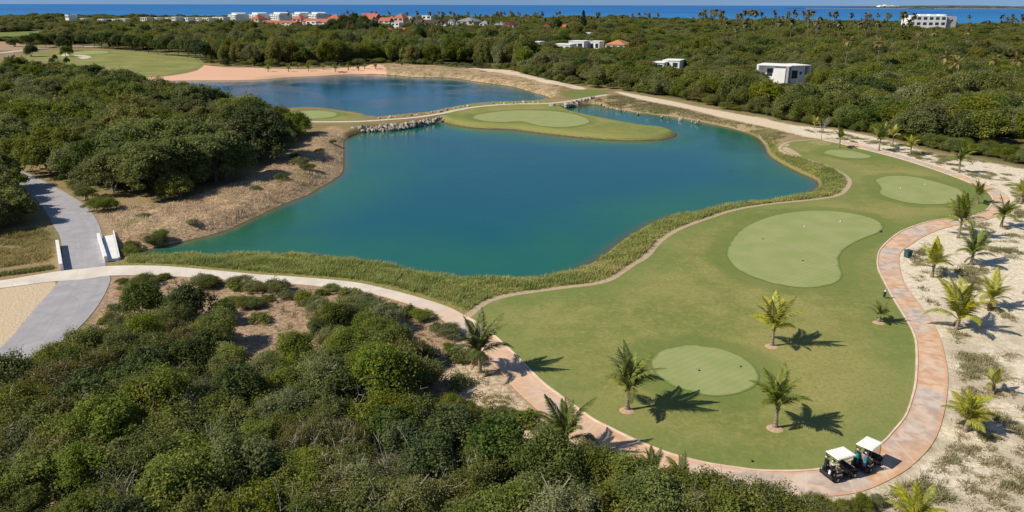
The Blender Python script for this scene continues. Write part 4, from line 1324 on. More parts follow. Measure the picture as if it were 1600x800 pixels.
# the rest of the wood is one mass: scattered copies of the same crowns
tk = bpy.data.collections.new('tree_kinds')
SC.collection.children.link(tk)
for c in kinds_used.values():
    tk.objects.link(c)
lowr = np.concatenate([low_[si], np.ones(len(Pm) - NM)])
rest = np.concatenate([PN[si], np.column_stack([Pm[NM:], np.full(len(Pm) - NM, 7.2)])])
me = bpy.data.meshes.new('woods')
nR = len(rest)
me.vertices.add(nR)
me.vertices.foreach_set('co', np.column_stack([rest[:, :2], np.zeros(nR)]).astype(np.float32).ravel())
sc = rest[:, 2] / 7.2 * rr.uniform(.6, 1.4, nR)
hn = vnoise(rest[:, 0], rest[:, 1], 55, 9)
sz = np.minimum(sc, 1.0 + rest[:, 1] / 6000) * rr.uniform(.72, 1.05, nR) * (.72 + .5 * hn)
sz *= np.where(rest[:, 1] > 900, .92, 1.0) * np.where(rr.random(nR) < .12, 1.35, 1.0) * lowr
for nm, arr in (('rot', rr.uniform(0, 6.28, nR)), ('sxy', sc), ('szz', sz)):
    a_ = me.attributes.new(nm, 'FLOAT', 'POINT')
    a_.data.foreach_set('value', arr.astype(np.float32))
pk = ((vnoise(rest[:, 0], rest[:, 1], 60, 3) * 1.1 + rr.uniform(-.35, .25, nR)) * 7).astype(np.int32) % max(1, len(kinds_used))
a_ = me.attributes.new('pick', 'INT', 'POINT')
a_.data.foreach_set('value', pk)
woods = link('woods', me)
tag(woods, 'wide dark green wood stretching from the lakes to the sea', 'wood', None, 'stuff')
ng = bpy.data.node_groups.new('woods_scatter', 'GeometryNodeTree')
ng.interface.new_socket('Geometry', in_out='INPUT', socket_type='NodeSocketGeometry')
ng.interface.new_socket('Geometry', in_out='OUTPUT', socket_type='NodeSocketGeometry')
gi, go = ng.nodes.new('NodeGroupInput'), ng.nodes.new('NodeGroupOutput')
ci = ng.nodes.new('GeometryNodeCollectionInfo')
ci.inputs['Collection'].default_value = tk
ci.inputs['Separate Children'].default_value = True
ci.inputs['Reset Children'].default_value = True
ci.transform_space = 'ORIGINAL'
iop = ng.nodes.new('GeometryNodeInstanceOnPoints')
iop.inputs['Pick Instance'].default_value = True


def nattr(nm, dt='FLOAT'):
    n = ng.nodes.new('GeometryNodeInputNamedAttribute')
    n.data_type = dt
    n.inputs['Name'].default_value = nm
    return n.outputs['Attribute']


cx = ng.nodes.new('ShaderNodeCombineXYZ')
ng.links.new(nattr('rot'), cx.inputs[2])
cs = ng.nodes.new('ShaderNodeCombineXYZ')
ng.links.new(nattr('sxy'), cs.inputs[0])
ng.links.new(nattr('sxy'), cs.inputs[1])
ng.links.new(nattr('szz'), cs.inputs[2])
ng.links.new(gi.outputs[0], iop.inputs['Points'])
ng.links.new(ci.outputs[0], iop.inputs['Instance'])
ng.links.new(nattr('pick', 'INT'), iop.inputs['Instance Index'])
ng.links.new(cx.outputs[0], iop.inputs['Rotation'])
ng.links.new(cs.outputs[0], iop.inputs['Scale'])
ng.links.new(iop.outputs[0], go.inputs[0])
md = woods.modifiers.new('scatter', 'NODES')
md.node_group = ng


# low scrub in front of the big wood
fs_ = catmull([G(*p) for p in [(1130, 171), (1200, 184), (1260, 196), (1320, 203), (1400, 219), (1462, 237), (1525, 246), (1600, 259), (1700, 276)]], False, 8)
tt = np.gradient(fs_, axis=0)
ss = np.concatenate([[0], np.cumsum(np.linalg.norm(np.diff(fs_, axis=0), axis=1))])
for i, q in enumerate(np.concatenate([np.arange(0, ss[-1], 1.9), np.arange(ss[-1] * .35, ss[-1], 1.1)])):
    x, y = np.interp(q, ss, fs_[:, 0]), np.interp(q, ss, fs_[:, 1])
    k_ = int(r.integers(7))
    s_ = r.uniform(.45, .95)
    o_ = r.uniform(1.0, 5.5) if i < ss[-1] / 1.9 else r.uniform(3.0, 16.0)
    plant(SCRUB[k_], 'edge_shrub', x + o_ * .55, y + o_ * .8, 0, r.uniform(0, 6.28), s_, s_ * r.uniform(.6, .95), 'low green shrub along the front edge of the right wood', 'shrub', 'low shrubs before the right wood', 0, False)
fs_ = catmull([G(*p) for p in [(330, 102), (400, 104), (470, 104.5), (530, 104), (590, 101), (650, 102), (700, 105), (790, 109), (830, 118), (870, 128), (930, 136), (990, 143), (1060, 153), (1130, 168)]], False, 8)
ss = np.concatenate([[0], np.cumsum(np.linalg.norm(np.diff(fs_, axis=0), axis=1))])
for i, q in enumerate(np.arange(0, ss[-1], 3.6)):
    x, y = np.interp(q, ss, fs_[:, 0]) + r.normal(), np.interp(q, ss, fs_[:, 1]) + r.uniform(-1, 4)
    s_ = r.uniform(.6, 1.3)
    plant(SCRUB[int(r.integers(7))], 'edge_shrub', x, y, float(ground_z([[x, y]])[0]), r.uniform(0, 6.28), s_, s_ * r.uniform(.6, .9), 'low shrub at the foot of the wood above the far lake shore', 'shrub', 'low shrubs above the far lake shore', 0, False)

# single tall trees that stand out of the far wood
for i, (px, Y, s, sz_, k_, lab) in enumerate([
    (870, 930, 1.5, 2.3, 1, 'big dark tree left of the tall narrow conifer'),
    (23, 620, 1.1, .85, 1, 'lone dark round tree on the distant fairway at left edge'),
    (97, 560, 1.35, 1.3, 1, 'big dark round tree behind the distant fairway near the gravel track'),
    (50, 500, 1.0, 1.0, 1, 'dark round tree beside the gravel track at the far left'),
    (103, 500, .8, .9, 3, 'round tree on a bare trunk by the gravel track'),
    (1255, 1000, 1.0, 1.5, 4, 'pale tall bush among the shore palms')]):
    plant(BROAD[k_], 'solitary_tree', at(px, Y), Y, 0, i * 2.1, s, sz_, lab, 'tree', None)


for i, (px, Y, s, sz_) in enumerate([(508, 820, 1.7, 1.7), (522, 850, 2.0, 2.3), (538, 870, 2.1, 2.85), (553, 880, 2.2, 3.1), (569, 870, 2.1, 2.8), (584, 850, 1.9, 2.2), (596, 820, 1.6, 1.6), (530, 810, 1.7, 1.9), (548, 815, 1.8, 2.2), (566, 812, 1.8, 1.9), (582, 800, 1.5, 1.4), (516, 790, 1.4, 1.3)]):
    plant(BROAD[1], 'mound_tree', at(px, Y), Y, 0, i * 1.7, s, sz_, 'huge dark round tree of the dark mound before the red village', 'tree', 'huge dark trees of the mound')
for i, (px, py, s, sz_) in enumerate([(46, 77, .8, .9), (58, 75, .8, 1.0), (70, 74, .7, .8), (84, 74, .7, .9), (104, 75, .7, .9), (118, 72, .8, .8), (130, 74, .75, .9), (146, 75, .8, .8), (158, 76, .9, 1.0), (172, 77, .9, 1.1), (188, 78, .9, 1.0), (205, 79, .9, 1.0), (219, 81, .8, .9), (232, 83, .8, .9), (248, 86, .8, .9), (262, 87, .8, 1.0), (278, 88, .8, .9), (292, 90, .9, 1.0), (306, 93, 1., 1.1), (318, 97, .9, 1.)]):
    x, y = G(px, py)
    plant(UMB, 'fairway_tree', x, y, 0, i * 1.3, s * 1.5, sz_ * 1.35, 'round tree on a bare trunk along the far edge of the distant fairway', 'tree', 'trees along the distant fairway')

# tall narrow conifer near the shore
r2 = np.random.default_rng(77)
Yc = 930.0
hc = zat(16.5, Yc)
cen = [(r2.normal() * .5, r2.normal() * .5, 2)]
cen, rad = [], []
for zf in np.linspace(.08, 1.0, 26):
    rad_ = 5.0 * (1 - zf) ** .8 + .5
    for q in range(max(2, int(7 * (1 - zf)) + 1)):
        a_ = r2.uniform(0, 6.28)
        cen.append((math.cos(a_) * rad_ * .75, math.sin(a_) * rad_ * .75, zf * hc))
        rad.append(rad_ * .4 + .3)
V, Fq, tone = leaf_cloud(r2, cen, rad, 90, 0.5)
t = empty('conifer_tree', (at(910, Yc), Yc, 0))
tag(t, 'tall narrow dark conifer rising above the far wood', 'tree')
link('crown', fast_mesh('conifer_crown', V, Fq, leaf_mat('conifer_needles', (.012, .030, .018), (.022, .045, .026), (.04, .07, .035)), {'tone': ('FACE', tone)}), t)
MB().tube([(0, 0, -.3), (0, 0, hc * .6), (0, 0, hc)], [.5, .3, .05], 6).build('trunk', BARK, t)

# ------------------------------------------------------------------ palms
P_FRESH = leaf_mat('palm_leaf_fresh', (.19, .22, .030), (.36, .36, .045), (.54, .48, .075), .48, .5)
P_GREEN = leaf_mat('palm_leaf_green', (.10, .135, .028), (.19, .225, .042), (.32, .32, .075), .42, .5)
P_DEEP = leaf_mat('palm_leaf_deep', (.065, .09, .022), (.12, .15, .034), (.22, .23, .06), .38, .4)
P_TALL = leaf_mat('tall_palm_leaf', (.13, .125, .035), (.25, .215, .06), (.44, .32, .10), .40, .5)
P_TRUNK = plain('palm_trunk', (.30, .24, .175), 0.9, 0.1, .22, 5.0)


def frond_mesh(seed, L, bend, npair=30, ll=0.62, mat=P_GREEN, name='frond', droop=.45, lw=.075):
    r = np.random.default_rng(seed)
    N = 14
    ts = np.linspace(0, 1, N)
    th = -R(bend) * ts ** 1.4
    st = L / (N - 1)
    xs = np.concatenate([[0], np.cumsum(np.cos(th[:-1]) * st)])
    zs = np.concatenate([[0], np.cumsum(np.sin(th[:-1]) * st)])
    side = r.normal() * .12 * L * ts ** 2
    V, Fq, tone = [], [], []
    # rachis as a thin three sided strip
    for i in range(N):
        w_ = .035 * (1 - ts[i]) + .008
        V += [(xs[i], side[i] - w_, zs[i]), (xs[i], side[i] + w_, zs[i]), (xs[i], side[i], zs[i] - w_ * 1.3)]
    for i in range(N - 1):
        for a, b in ((0, 1), (1, 2), (2, 0)):
            Fq.append((i * 3 + a, i * 3 + b, i * 3 + 3 + b, i * 3 + 3 + a))
            tone.append(.85)
    for k in range(npair):
        t = .13 + .87 * (k + .5) / npair
        cx_, cz_ = np.interp(t, ts, xs), np.interp(t, ts, zs)
        cy_ = np.interp(t, ts, side)
        ang = np.interp(t, ts, th)
        tg = np.array([math.cos(ang), 0, math.sin(ang)])
        up = np.array([-math.sin(ang), 0, math.cos(ang)])
        prof_ = math.sin(math.pi * min(1, .22 + .80 * t) ** .9) * .92 + .12
        for s_ in (-1, 1):
            l = ll * prof_ * r.uniform(.82, 1.12)
            fw = .55 + .55 * t
            d = np.array([0, s_ * 1.0, 0]) + tg * fw + up * r.uniform(.0, .28)
            d /= np.linalg.norm(d)
            o = np.array([cx_, cy_, cz_])
            m1 = o + d * l * .5
            e = o + d * l * .95 + np.array([0, 0, -droop * l * r.uniform(.6, 1.3)])
            wv = np.cross(d, up)
            wv = wv / np.linalg.norm(wv) * lw * .5
            b0 = len(V)
            V += [tuple(o - wv * .5), tuple(o + wv * .5), tuple(m1 + wv), tuple(m1 - wv), tuple(e + wv * .15), tuple(e - wv * .15)]
            Fq += [(b0, b0 + 1, b0 + 2, b0 + 3), (b0 + 3, b0 + 2, b0 + 4, b0 + 5)]
            tn_ = r.random() * .8 + .1
            tone += [tn_, tn_]
    return fast_mesh(name, V, Fq, mat, {'tone': ('FACE', np.array(tone))})


P_DEAD = leaf_mat('palm_leaf_dead', (.20, .13, .06), (.33, .23, .11), (.45, .34, .18), .3, .3)
DEADF = [frond_mesh(7, 2.2, 70, 22, .5, P_DEAD, 'frond', .8), frond_mesh(8, 2.0, 45, 20, .45, P_DEAD, 'frond', .9)]
FR = {}
for mk, mt in (('fresh', P_FRESH), ('green', P_GREEN), ('deep', P_DEEP), ('tall', P_TALL)):
    FR[mk] = {'up': [frond_mesh(1, 1.0 * 2.6, 22, mat=mt), frond_mesh(2, 2.6, 34, mat=mt)],
              'mid': [frond_mesh(3, 2.6, 62, mat=mt), frond_mesh(4, 2.6, 78, mat=mt)],
              'low': [frond_mesh(5, 2.5, 88, mat=mt), frond_mesh(6, 2.4, 105, mat=mt)]}


def trunk_mesh(h, r0, r1, lean=0.0, seed=0):
    r = np.random.default_rng(seed)
    mb = MB()
    n = max(6, int(h / .12))
    pts_, rad_ = [], []
    for i in range(n + 1):
        t = i / n
        pts_.append((lean * t * t * h, 0, -.15 + (h + .15) * t))
        rad_.append((r0 * (1 - t) ** 1.6 + r1) * (1.0 + (.10 if i % 2 else -.06)))
    mb.tube(pts_, rad_, 9)
    for q in range(7):                   # old leaf bases under the crown
        a_ = q * 2.4
        b0 = Vector((lean * h, 0, h - .25 - .05 * q)) + Vector((math.cos(a_), math.sin(a_), 0)) * r1 * .8
        mb.tube([b0, b0 + Vector((math.cos(a_) * .12, math.sin(a_) * .12, .3))], [.05, .03], 4)
    return mb.mesh('palm_trunk', P_TRUNK)


def palm(px, py, top, tf, mk, label, seed, nfr=(4, 5, 4), spread=1.0, name='young_palm', lean=0.0, wide=1.0, group=None):
    r = np.random.default_rng(seed)
    x, y = G(px, py)
    ht = zat(top, y)
    th = ht * tf
    L = (ht - th) * 1.08
    t = empty(name, (x, y, 0), r.uniform(-.5, .5))
    tf *= 1.12
    tag(t, label, 'palm tree', group)
    link('trunk', trunk_mesh(th, .13 * wide, .085 * wide, lean, seed), t)
    a0 = r.uniform(0, 6.28)
    k = 0
    for (typ, n, e0, e1) in (('up', nfr[0], 72, 86), ('mid', nfr[1], 60, 78), ('low', nfr[2], 34, 58)):
        for i in range(n):
            f = link('frond', FR[mk][typ][int(r.integers(2))], t)
            az = a0 + k * 2.399 + r.uniform(-.3, .3)
            el = R(r.uniform(e0, e1)) / (spread if typ != 'up' else 1)
            f.rotation_euler = Euler((r.uniform(-.5, .5), 0, 0)).to_matrix().to_euler()
            f.matrix_local = Matrix.Translation((lean * th, 0, th - .02 - .05 * k / 3)) @ Matrix.Rotation(az, 4, 'Z') @ Matrix.Rotation(-el, 4, 'Y') @ Matrix.Rotation(r.uniform(-.5, .5), 4, 'X') @ Matrix.Scale(L / 2.6 * r.uniform(.78, 1.06) * (.86 if typ == 'low' else 1), 4)
            k += 1
    for q in range(int(r.integers(0, 3)) if px > 1430 or px < 900 else 0):
        f = link('frond', DEADF[q % 2], t)
        f.matrix_local = Matrix.Translation((lean * th, 0, th - .22)) @ Matrix.Rotation(r.uniform(0, 6.28), 4, 'Z') @ Matrix.Rotation(R(r.uniform(5, 30)), 4, 'Y') @ Matrix.Scale(L / 2.6 * r.uniform(.4, .55), 4)
    return t


PALMS = [
    (750, 582, 486, .34, 'deep', 'dark palm with drooping fronds left of the path bend by the lake grass', 101, (4, 6, 5)),
    (980, 641, 536, .34, 'green', 'young palm on the lawn left of the small round green', 102, (4, 5, 4)),
    (1206, 541, 457, .36, 'fresh', 'yellow green palm standing alone on the lawn between the two greens', 103, (4, 5, 3)),
    (1211, 669, 573, .38, 'green', 'young palm on the lawn right below the small round green', 104, (4, 5, 4)),
    (1373, 504, 464, .32, 'green', 'small low palm on the lawn edge by the orange path', 105, (2, 5, 5)),
    (883, 712, 620, .30, 'deep', 'palm with upright dark fronds rising from shrubs onto the path', 106, (5, 4, 3)),
    (1508, 674, 602, .30, 'fresh', 'wide bright yellow palm on the dry sand right of the path', 107, (3, 6, 6)),
    (1551, 613, 568, .30, 'fresh', 'tiny yellow palm with few fronds on the sand at right edge', 108, (2, 3, 2)),
    (1428, 838, 758, .30, 'fresh', 'bright yellow palm cut off by the bottom edge below golf carts', 109, (4, 6, 5)),
    (1494, 515, 432, .22, 'fresh', 'tall feathery palm with long arching frond on the sand mid right', 110, (4, 5, 4)),
    (1545, 482, 422, .28, 'fresh', 'leaning yellow palm behind the feathery palm on the white sand', 111, (3, 5, 5)),
    (1456, 433, 373, .34, 'fresh', 'yellow palm with thin trunk on sand inside the path bend', 112, (3, 5, 4)),
    (1517, 414, 350, .26, 'green', 'palm with fresh green fan in front of the tallest bend palm', 113, (4, 5, 4)),
    (1497, 372, 296, .34, 'green', 'tallest palm at the hairpin of the path with erect fronds', 114, (5, 5, 3)),
    (1564, 355, 303, .34, 'green', 'round headed palm right of the path hairpin with dark shadow', 115, (3, 6, 5)),
    (1594, 319, 273, .36, 'fresh', 'yellow palm at the right edge above the white sand', 116, (3, 5, 5)),
    (1527, 318, 279, .34, 'green', 'narrow upright palm on the tip of the lawn at hairpin', 117, (5, 4, 2)),
    (1498, 270, 224, .40, 'green', 'pair-like slim palm on sand beside the upper path', 118, (4, 4, 3)),
    (1422, 243, 206, .42, 'fresh', 'small yellow palm beside the upper path, third on the sand strip', 119, (2, 5, 4)),
    (1394, 228, 190, .42, 'fresh', 'yellow palm standing on the white sand strip by the wood', 120, (3, 4, 3)),
    (1373, 236, 188, .36, 'green', 'upright green palm by upper path left of the yellow one', 121, (5, 4, 2)),
    (1311, 231, 196, .44, 'green', 'slim palm at the top of the lawn beside the smallest green', 122, (4, 3, 3)),
    (1016, 752, 700, .30, 'deep', 'half hidden palm fan poking out of shrubs onto path', 123, (4, 5, 4)),
    (1062, 764, 713, .30, 'deep', 'smaller half hidden palm fan right of its twin in shrubs', 124, (4, 5, 4)),
    (1272, 200, 178, .30, 'fresh', 'tiny yellow palm at the wood edge beyond the upper sand', 125, (3, 3, 2)),
]
for (px, py, tp, tf, mk, lab, sd, nf) in PALMS:
    palm(px, py, tp, tf, mk, lab, sd, nf, wide=1.15 if py > 450 else 1.3, lean=.12 if sd in (111, 110) else ((sd * 37) % 9 - 4) * .018)
RING = plain('bare_ring_soil', (.55, .38, .26), 0.95, 0.1, .15, 3.0)
for (px, py, rd) in ((980, 641, .62), (1206, 541, .66), (1211, 669, .66), (1373, 504, .62)):
    x, y = G(px, py)
    mb = MB()
    n = 20
    vs = [(0, 0, .12)] + [(math.cos(i * 6.283 / n) * rd * f, math.sin(i * 6.283 / n) * rd * f, z) for f, z in ((.6, .085), (1.0, .0)) for i in range(n)]
    fs = [(0, 1 + i, 1 + (i + 1) % n) for i in range(n)] + [(1 + i, 1 + n + i, 1 + n + (i + 1) % n, 1 + (i + 1) % n) for i in range(n)]
    mb.add(vs, fs)
    tag(mb.build('bare_soil', RING, None, (x - .05, y - .1, 0.024), True), kind='structure')

# a leafless sapling on the sand near the top of the lawn
x, y = G(1283, 217)
mb = MB()
for i in range(9):
    a_ = i * 2.4
    e = Vector((math.cos(a_) * 1.6, math.sin(a_) * 1.6, 4.2 + (i % 3) * .6))
    mb.tube([(0, 0, 1.2), Vector((0, 0, 2.4)).lerp(e, .4), e], [.05, .035, .012], 4)
    for q in range(3):
        f_ = e + Vector((math.cos(a_ + q) * .7, math.sin(a_ + q) * .7, .5))
        mb.tube([Vector((0, 0, 2.4)).lerp(e, .6), f_], [.02, .008], 3)
mb.tube([(0, 0, -.2), (0, 0, 1.3)], [.09, .06], 6)
tag(mb.build('bare_sapling', PALEBARK, None, (x, y, 0)), 'leafless grey sapling on the white sand near top of the lawn', 'tree')

# tall palms standing in the wood on the right
for i, (px, Y, tp, mk, lab) in enumerate([
    (1326, 560, 57, 'tall', 'tall palm with brown skirt in the wood, left of two above villa'),
    (1376, 555, 59, 'tall', 'tall palm with brown skirt in the wood, right of two above villa'),
    (1480, 400, 80, 'tall', 'taller palm of the leaning pair in the right wood'),
    (1495, 370, 89, 'tall', 'yellower palm of the pair in the right wood'),
    (1555, 385, 84, 'tall', 'palm by the pale track in the right wood'),
    (1591, 330, 84, 'tall', 'tall palm with a long visible trunk at the right edge'),
    (1437, 900, 44, 'tall', 'brownish palm in the wood below the white hotel, left one'),
    (1460, 880, 44, 'tall', 'brownish palm in the wood below the white hotel, right one'),
    (1513, 880, 44, 'tall', 'palm above the pale field in the right wood')]):
    ht = (17.5, 17.5, 14, 13.5, 13.5, 15, 18.5, 18.5, 17.5)[i]
    Y = (H - ht) / math.tan(TP + math.atan((tp - 400) / F))
    x = at(px, Y, ht)
    rr_ = np.random.default_rng(300 + i)
    t = empty('tall_palm', (x, Y, 0), rr_.uniform(0, 6.28))
    tag(t, lab, 'palm tree')
    th = ht - 2.0
    link('trunk', trunk_mesh(th, .14, .12, .02, 300 + i), t)
    for k in range(20):
        typ = ('up', 'mid', 'low')[min(2, k // 6)]
        f = link('frond', FR[mk][typ][k % 2], t)
        el = R({'up': 60, 'mid': 30, 'low': -8}[typ] + rr_.uniform(-14, 14))
        f.matrix_local = Matrix.Translation((.02 * th, 0, th)) @ Matrix.Rotation(k * 2.4, 4, 'Z') @ Matrix.Rotation(-el, 4, 'Y') @ Matrix.Scale(1.45 * rr_.uniform(.85, 1.15), 4)

# coconut palms of the shore, too far to show their parts
def far_palm_mesh(seed, lean):
    r = np.random.default_rng(seed)
    V, Fq, tone = [], [], []
    hgt = 12.0
    for i in range(7):
        t = i / 6
        for j in range(4):
            a_ = j * 1.5708
            q = .34 - .1 * t
            V.append((lean * t * t + math.cos(a_) * q, math.sin(a_) * q, hgt * t - .3))
    for i in range(6):
        for j in range(4):
            Fq.append((i * 4 + j, i * 4 + (j + 1) % 4, i * 4 + 4 + (j + 1) % 4, i * 4 + 4 + j))
            tone.append(1.0)
    for k in range(20):
        a_, el, L = k * 2.4, r.uniform(-25, 75), r.uniform(3.0, 4.0)
        el = R(el)
        d = np.array([math.cos(a_), math.sin(a_), 0])
        sd = np.array([-math.sin(a_), math.cos(a_), 0])
        p = np.array([lean, 0, hgt - .2])
        prev = None
        for q in range(5):
            w_ = (.28, .75, .85, .6, .12)[q]
            b0 = len(V)
            V += [tuple(p - sd * w_ + np.array([0, 0, -.25 * w_])), tuple(p), tuple(p + sd * w_ + np.array([0, 0, -.25 * w_]))]
            if prev is not None:
                Fq += [(prev, prev + 1, b0 + 1, b0), (prev + 1, prev + 2, b0 + 2, b0 + 1)]
                tone += [r.uniform(.1, .9)] * 2
            prev = b0
            e_ = el - q * R(24)
            p = p + (d * math.cos(e_) + np.array([0, 0, math.sin(e_)])) * L / 4
    return fast_mesh('coconut_palm', V, Fq, leaf_mat('far_palm_leaf', (.10, .115, .055), (.15, .155, .07), (.27, .21, .10), .4), {'tone': ('FACE', np.array(tone))})


FP = [far_palm_mesh(1, .4), far_palm_mesh(2, 1.6), far_palm_mesh(3, -1.2)]
rp = np.random.default_rng(55)
spots = []
for (pa, pb, n, Ya, Yb, ta, tb, grp) in [
    (440, 640, 22, 1450, 1640, 17.0, 23.0, 'w'), (640, 900, 46, 1150, 1600, 17.0, 26.0, 'w'), (640, 860, 22, 850, 1050, 25, 36, 'w'),
    (880, 1090, 30, 1050, 1500, 19.0, 31.0, 'w'), (1090, 1275, 62, 1000, 1290, 12.5, 29.0, 'e'), (1275, 1420, 30, 900, 1200, 16.0, 31.0, 'e'),
    (1420, 1620, 24, 900, 1150, 18.5, 34.0, 'e'), (1130, 1420, 40, 620, 900, 29, 42, 'e')]:
    for _ in range(n):
        px = rp.uniform(pa, pb)
        Y = rp.uniform(Ya, Yb)
        spots.append((px, Y, rp.uniform(ta, tb), grp))
for i, (px, Y, tp, grp) in enumerate(spots):
    ht = min(26, max(7, zat(tp, Y)))
    o = link('coconut_palm', FP[i % 3], None, (at(px, Y), Y, 0))
    s = ht / 13.2
    o.scale = (max(s, .9) * .78, max(s, .9) * .78, s)
    o.rotation_euler = (0, 0, rp.uniform(0, 6.28))
    tag(o, 'distant coconut palm among many along the central shore' if grp == 'w' else 'distant coconut palm rising against the sea on the right shore', 'palm tree', 'coconut palms along the central shore' if grp == 'w' else 'coconut palms along the right shore')

# little palms planted along the far beach
for i, (px, py, tp) in enumerate([(419, 112, 101), (451, 112, 101), (482, 111, 99), (505, 109, 99), (524, 112, 99), (544, 109.5, 100), (466, 108, 100), (570, 108, 99), (587, 109, 99), (628, 106, 98), (560, 110.5, 102)]):
    t = palm(px, py, tp - 1, .32, 'green', 'small palm planted along the far pink beach', 500 + i, (3, 5, 4), 1.0, 'beach_palm', 0.0, 1.3, 'small palms along the far beach')
    t.location.z = float(ground_z([[t.location.x, t.location.y]])[0])
for i, (px, py, lab) in enumerate([(81, 101, 'brownish small tree on the distant fairway, lower left one'), (86, 95, 'brownish small tree on the distant fairway, upper one'), (105, 100, 'small green tree on the distant fairway, right one')]):
    x, y = G(px, py)
    plant(BROAD[(5, 5, 1)[i]], 'small_tree', x, y, 0, i, .34, .5, lab, 'tree', None)

# ------------------------------------------------------------------ grasses (nobody could count them)
def blades(name, P, z, h, lean, width, k, mat, label, cat, seed=1, spread=.12):
    r = np.random.default_rng(seed)
    n = len(P) * k
    i = np.repeat(np.arange(len(P)), k)
    a = r.uniform(0, 6.28, n)
    base = np.column_stack([P[i, 0] + r.normal(size=n) * spread, P[i, 1] + r.normal(size=n) * spread, z[i] - .03])
    hh = (h[i] if hasattr(h, '__len__') else h) * r.uniform(.6, 1.25, n)
    dirx, diry = np.cos(a), np.sin(a)
    ln = lean * r.uniform(.3, 1.4, n) * hh
    wx = width * .5
    side = np.column_stack([-diry * wx, dirx * wx, np.zeros(n)])
    mid = base + np.column_stack([dirx * ln * .35, diry * ln * .35, hh * .62])
    tip = base + np.column_stack([dirx * ln, diry * ln, hh])
    V = np.stack([base - side, base + side, mid + side * .8, mid - side * .8, tip + side * .12, tip - side * .12], 1).reshape(-1, 3)
    f = np.arange(n)[:, None] * 6
    Fq = np.concatenate([f + np.array([[0, 1, 2, 3]]), f + np.array([[3, 2, 4, 5]])], 1).reshape(-1, 4)
    pn = vnoise(P[:, 0], P[:, 1], 3.0, 5) * .4 + vnoise(P[:, 0], P[:, 1], .9, 6) * .25 + vnoise(P[:, 0], P[:, 1], 11.0, 16) * .45
    tone = np.clip(pn[i] * .75 + r.random(n) * .35, 0, 1)
    me = fast_mesh(name, V, Fq, mat, {'tone': ('FACE', np.repeat(tone, 2))})
    return tag(link(name, me), label, cat, None, 'stuff')


REED = leaf_mat('lakeside_grass', (.14, .19, .05), (.26, .295, .085), (.45, .39, .15), .42, 0)
DRY = leaf_mat('dry_bank_grass', (.29, .20, .10), (.50, .37, .22), (.70, .56, .38), .38, 0)
DUNE = leaf_mat('dune_grass', (.19, .19, .07), (.29, .27, .105), (.44, .38, .19), .38, 0)
LOWG = leaf_mat('verge_grass', (.10, .15, .04), (.18, .21, .06), (.28, .27, .10), .4, 0)

NSP = np.array([G(a_, b_, WZ) for a_, b_ in near_shore + right_shore[:8]])
INN = np.array([G(*a_) for a_ in [(183, 416), (250, 416), (337, 423), (400, 429), (475, 434), (550, 441), (600, 451), (650, 464), (700, 480), (727, 493)] + fair_lake + [(1205, 212), (1190, 208), (1160, 204)]])
STRIP = np.concatenate([NSP, INN[::-1]])
rg = np.random.default_rng(3)


def fill(poly, per_m2, seed=3, cond=None):
    r = np.random.default_rng(seed)
    lo, hi = poly.min(0), poly.max(0)
    n = int((hi - lo).prod() * per_m2)
    P = r.uniform(lo, hi, (n, 2))
    P = P[sdf(P, poly, 10) < 0]
    return P


P = fill(STRIP, 26)
k = (sdf(P, FAIR, 5) > .75) & (sdf(P, PATH, 5) > .3) & (sdf(P, W1, 5) > -.35)
P = P[k]
sparse = vnoise(P[:, 0], P[:, 1], 2.2, 11)
dN_ = P[:, 1]
k = rg.random(len(P)) < (.6 + .6 * sparse)
P = P[k]
hgt = .22 + .55 * vnoise(P[:, 0], P[:, 1], 1.7, 2) ** 1.5 * smooth(sdf(P, FAIR, 5) / 2.0 + .35)
blades('lakeside_grass', P, ground_z(P), hgt, .75, .07, 4, REED, 'tall yellow green grass along the near shore of the lake', 'grass', 4, .16)

P = fill(Z_BANK, 7, 8)
k = (sdf(P, ROAD, 5) > .4) & (sdf(P, W1, 5) > .25) & (sdf(P, PATH, 5) > .4) & (vnoise(P[:, 0], P[:, 1], 4.5, 7) * .6 + vnoise(P[:, 0], P[:, 1], 1.6, 17) * .4 > .42)
P = P[k]
blades('dry_bank_grass', P, ground_z(P), .22 + .28 * vnoise(P[:, 0], P[:, 1], 3, 8), .9, .07, 4, DRY, 'dry straw coloured grass on the left bank of the lake', 'grass', 6, .18)

P = fill(Z_NE, 5, 28)
dp = np.minimum(np.minimum(sdf(P, W1, 6), sdf(P, W2, 6)), 6)
k = (dp > .3) & (sdf(P, FAIR, 5) > .6) & (sdf(P, Z_T1, 5) > .3) & (sdf(P, NE_T, 5) > .2) & (sdf(P, PATH, 5) > .3) & (vnoise(P[:, 0], P[:, 1], 5.0, 37) * .6 + vnoise(P[:, 0], P[:, 1], 1.8, 27) * .4 > .38)
P = P[k]
blades('channel_bank_grass', P, ground_z(P), .2 + .3 * vnoise(P[:, 0], P[:, 1], 3, 8), .9, .10, 5, leaf_mat('channel_bank_grass', (.17, .175, .055), (.31, .27, .11), (.47, .37, .20), .38, 0), 'rough olive and tan grass on the bank of the narrow channel', 'grass', 16, .22)
VG = ring([(-60, 428), (0, 424), (60, 416), (94, 412), (97, 421), (60, 428), (0, 436), (-60, 442)])
P = fill(VG, 45, 9)
P = P[(sdf(P, PATH, 5) > .15) & (sdf(P, ROAD, 5) > .3)]
blades('verge_grass', P, ground_z(P), np.full(len(P), .42), .5, .06, 4, LOWG, 'green grass verge above the pale path at far left', 'grass', 7, .1)
LG = ring([(-80, 365), (0, 360), (60, 352), (88, 366), (90, 405), (60, 414), (0, 422), (-80, 430)])
P = fill(LG, 12, 10)
P = P[(sdf(P, ROAD, 5) > .5) & (vnoise(P[:, 0], P[:, 1], 3.0, 3) > .22)]
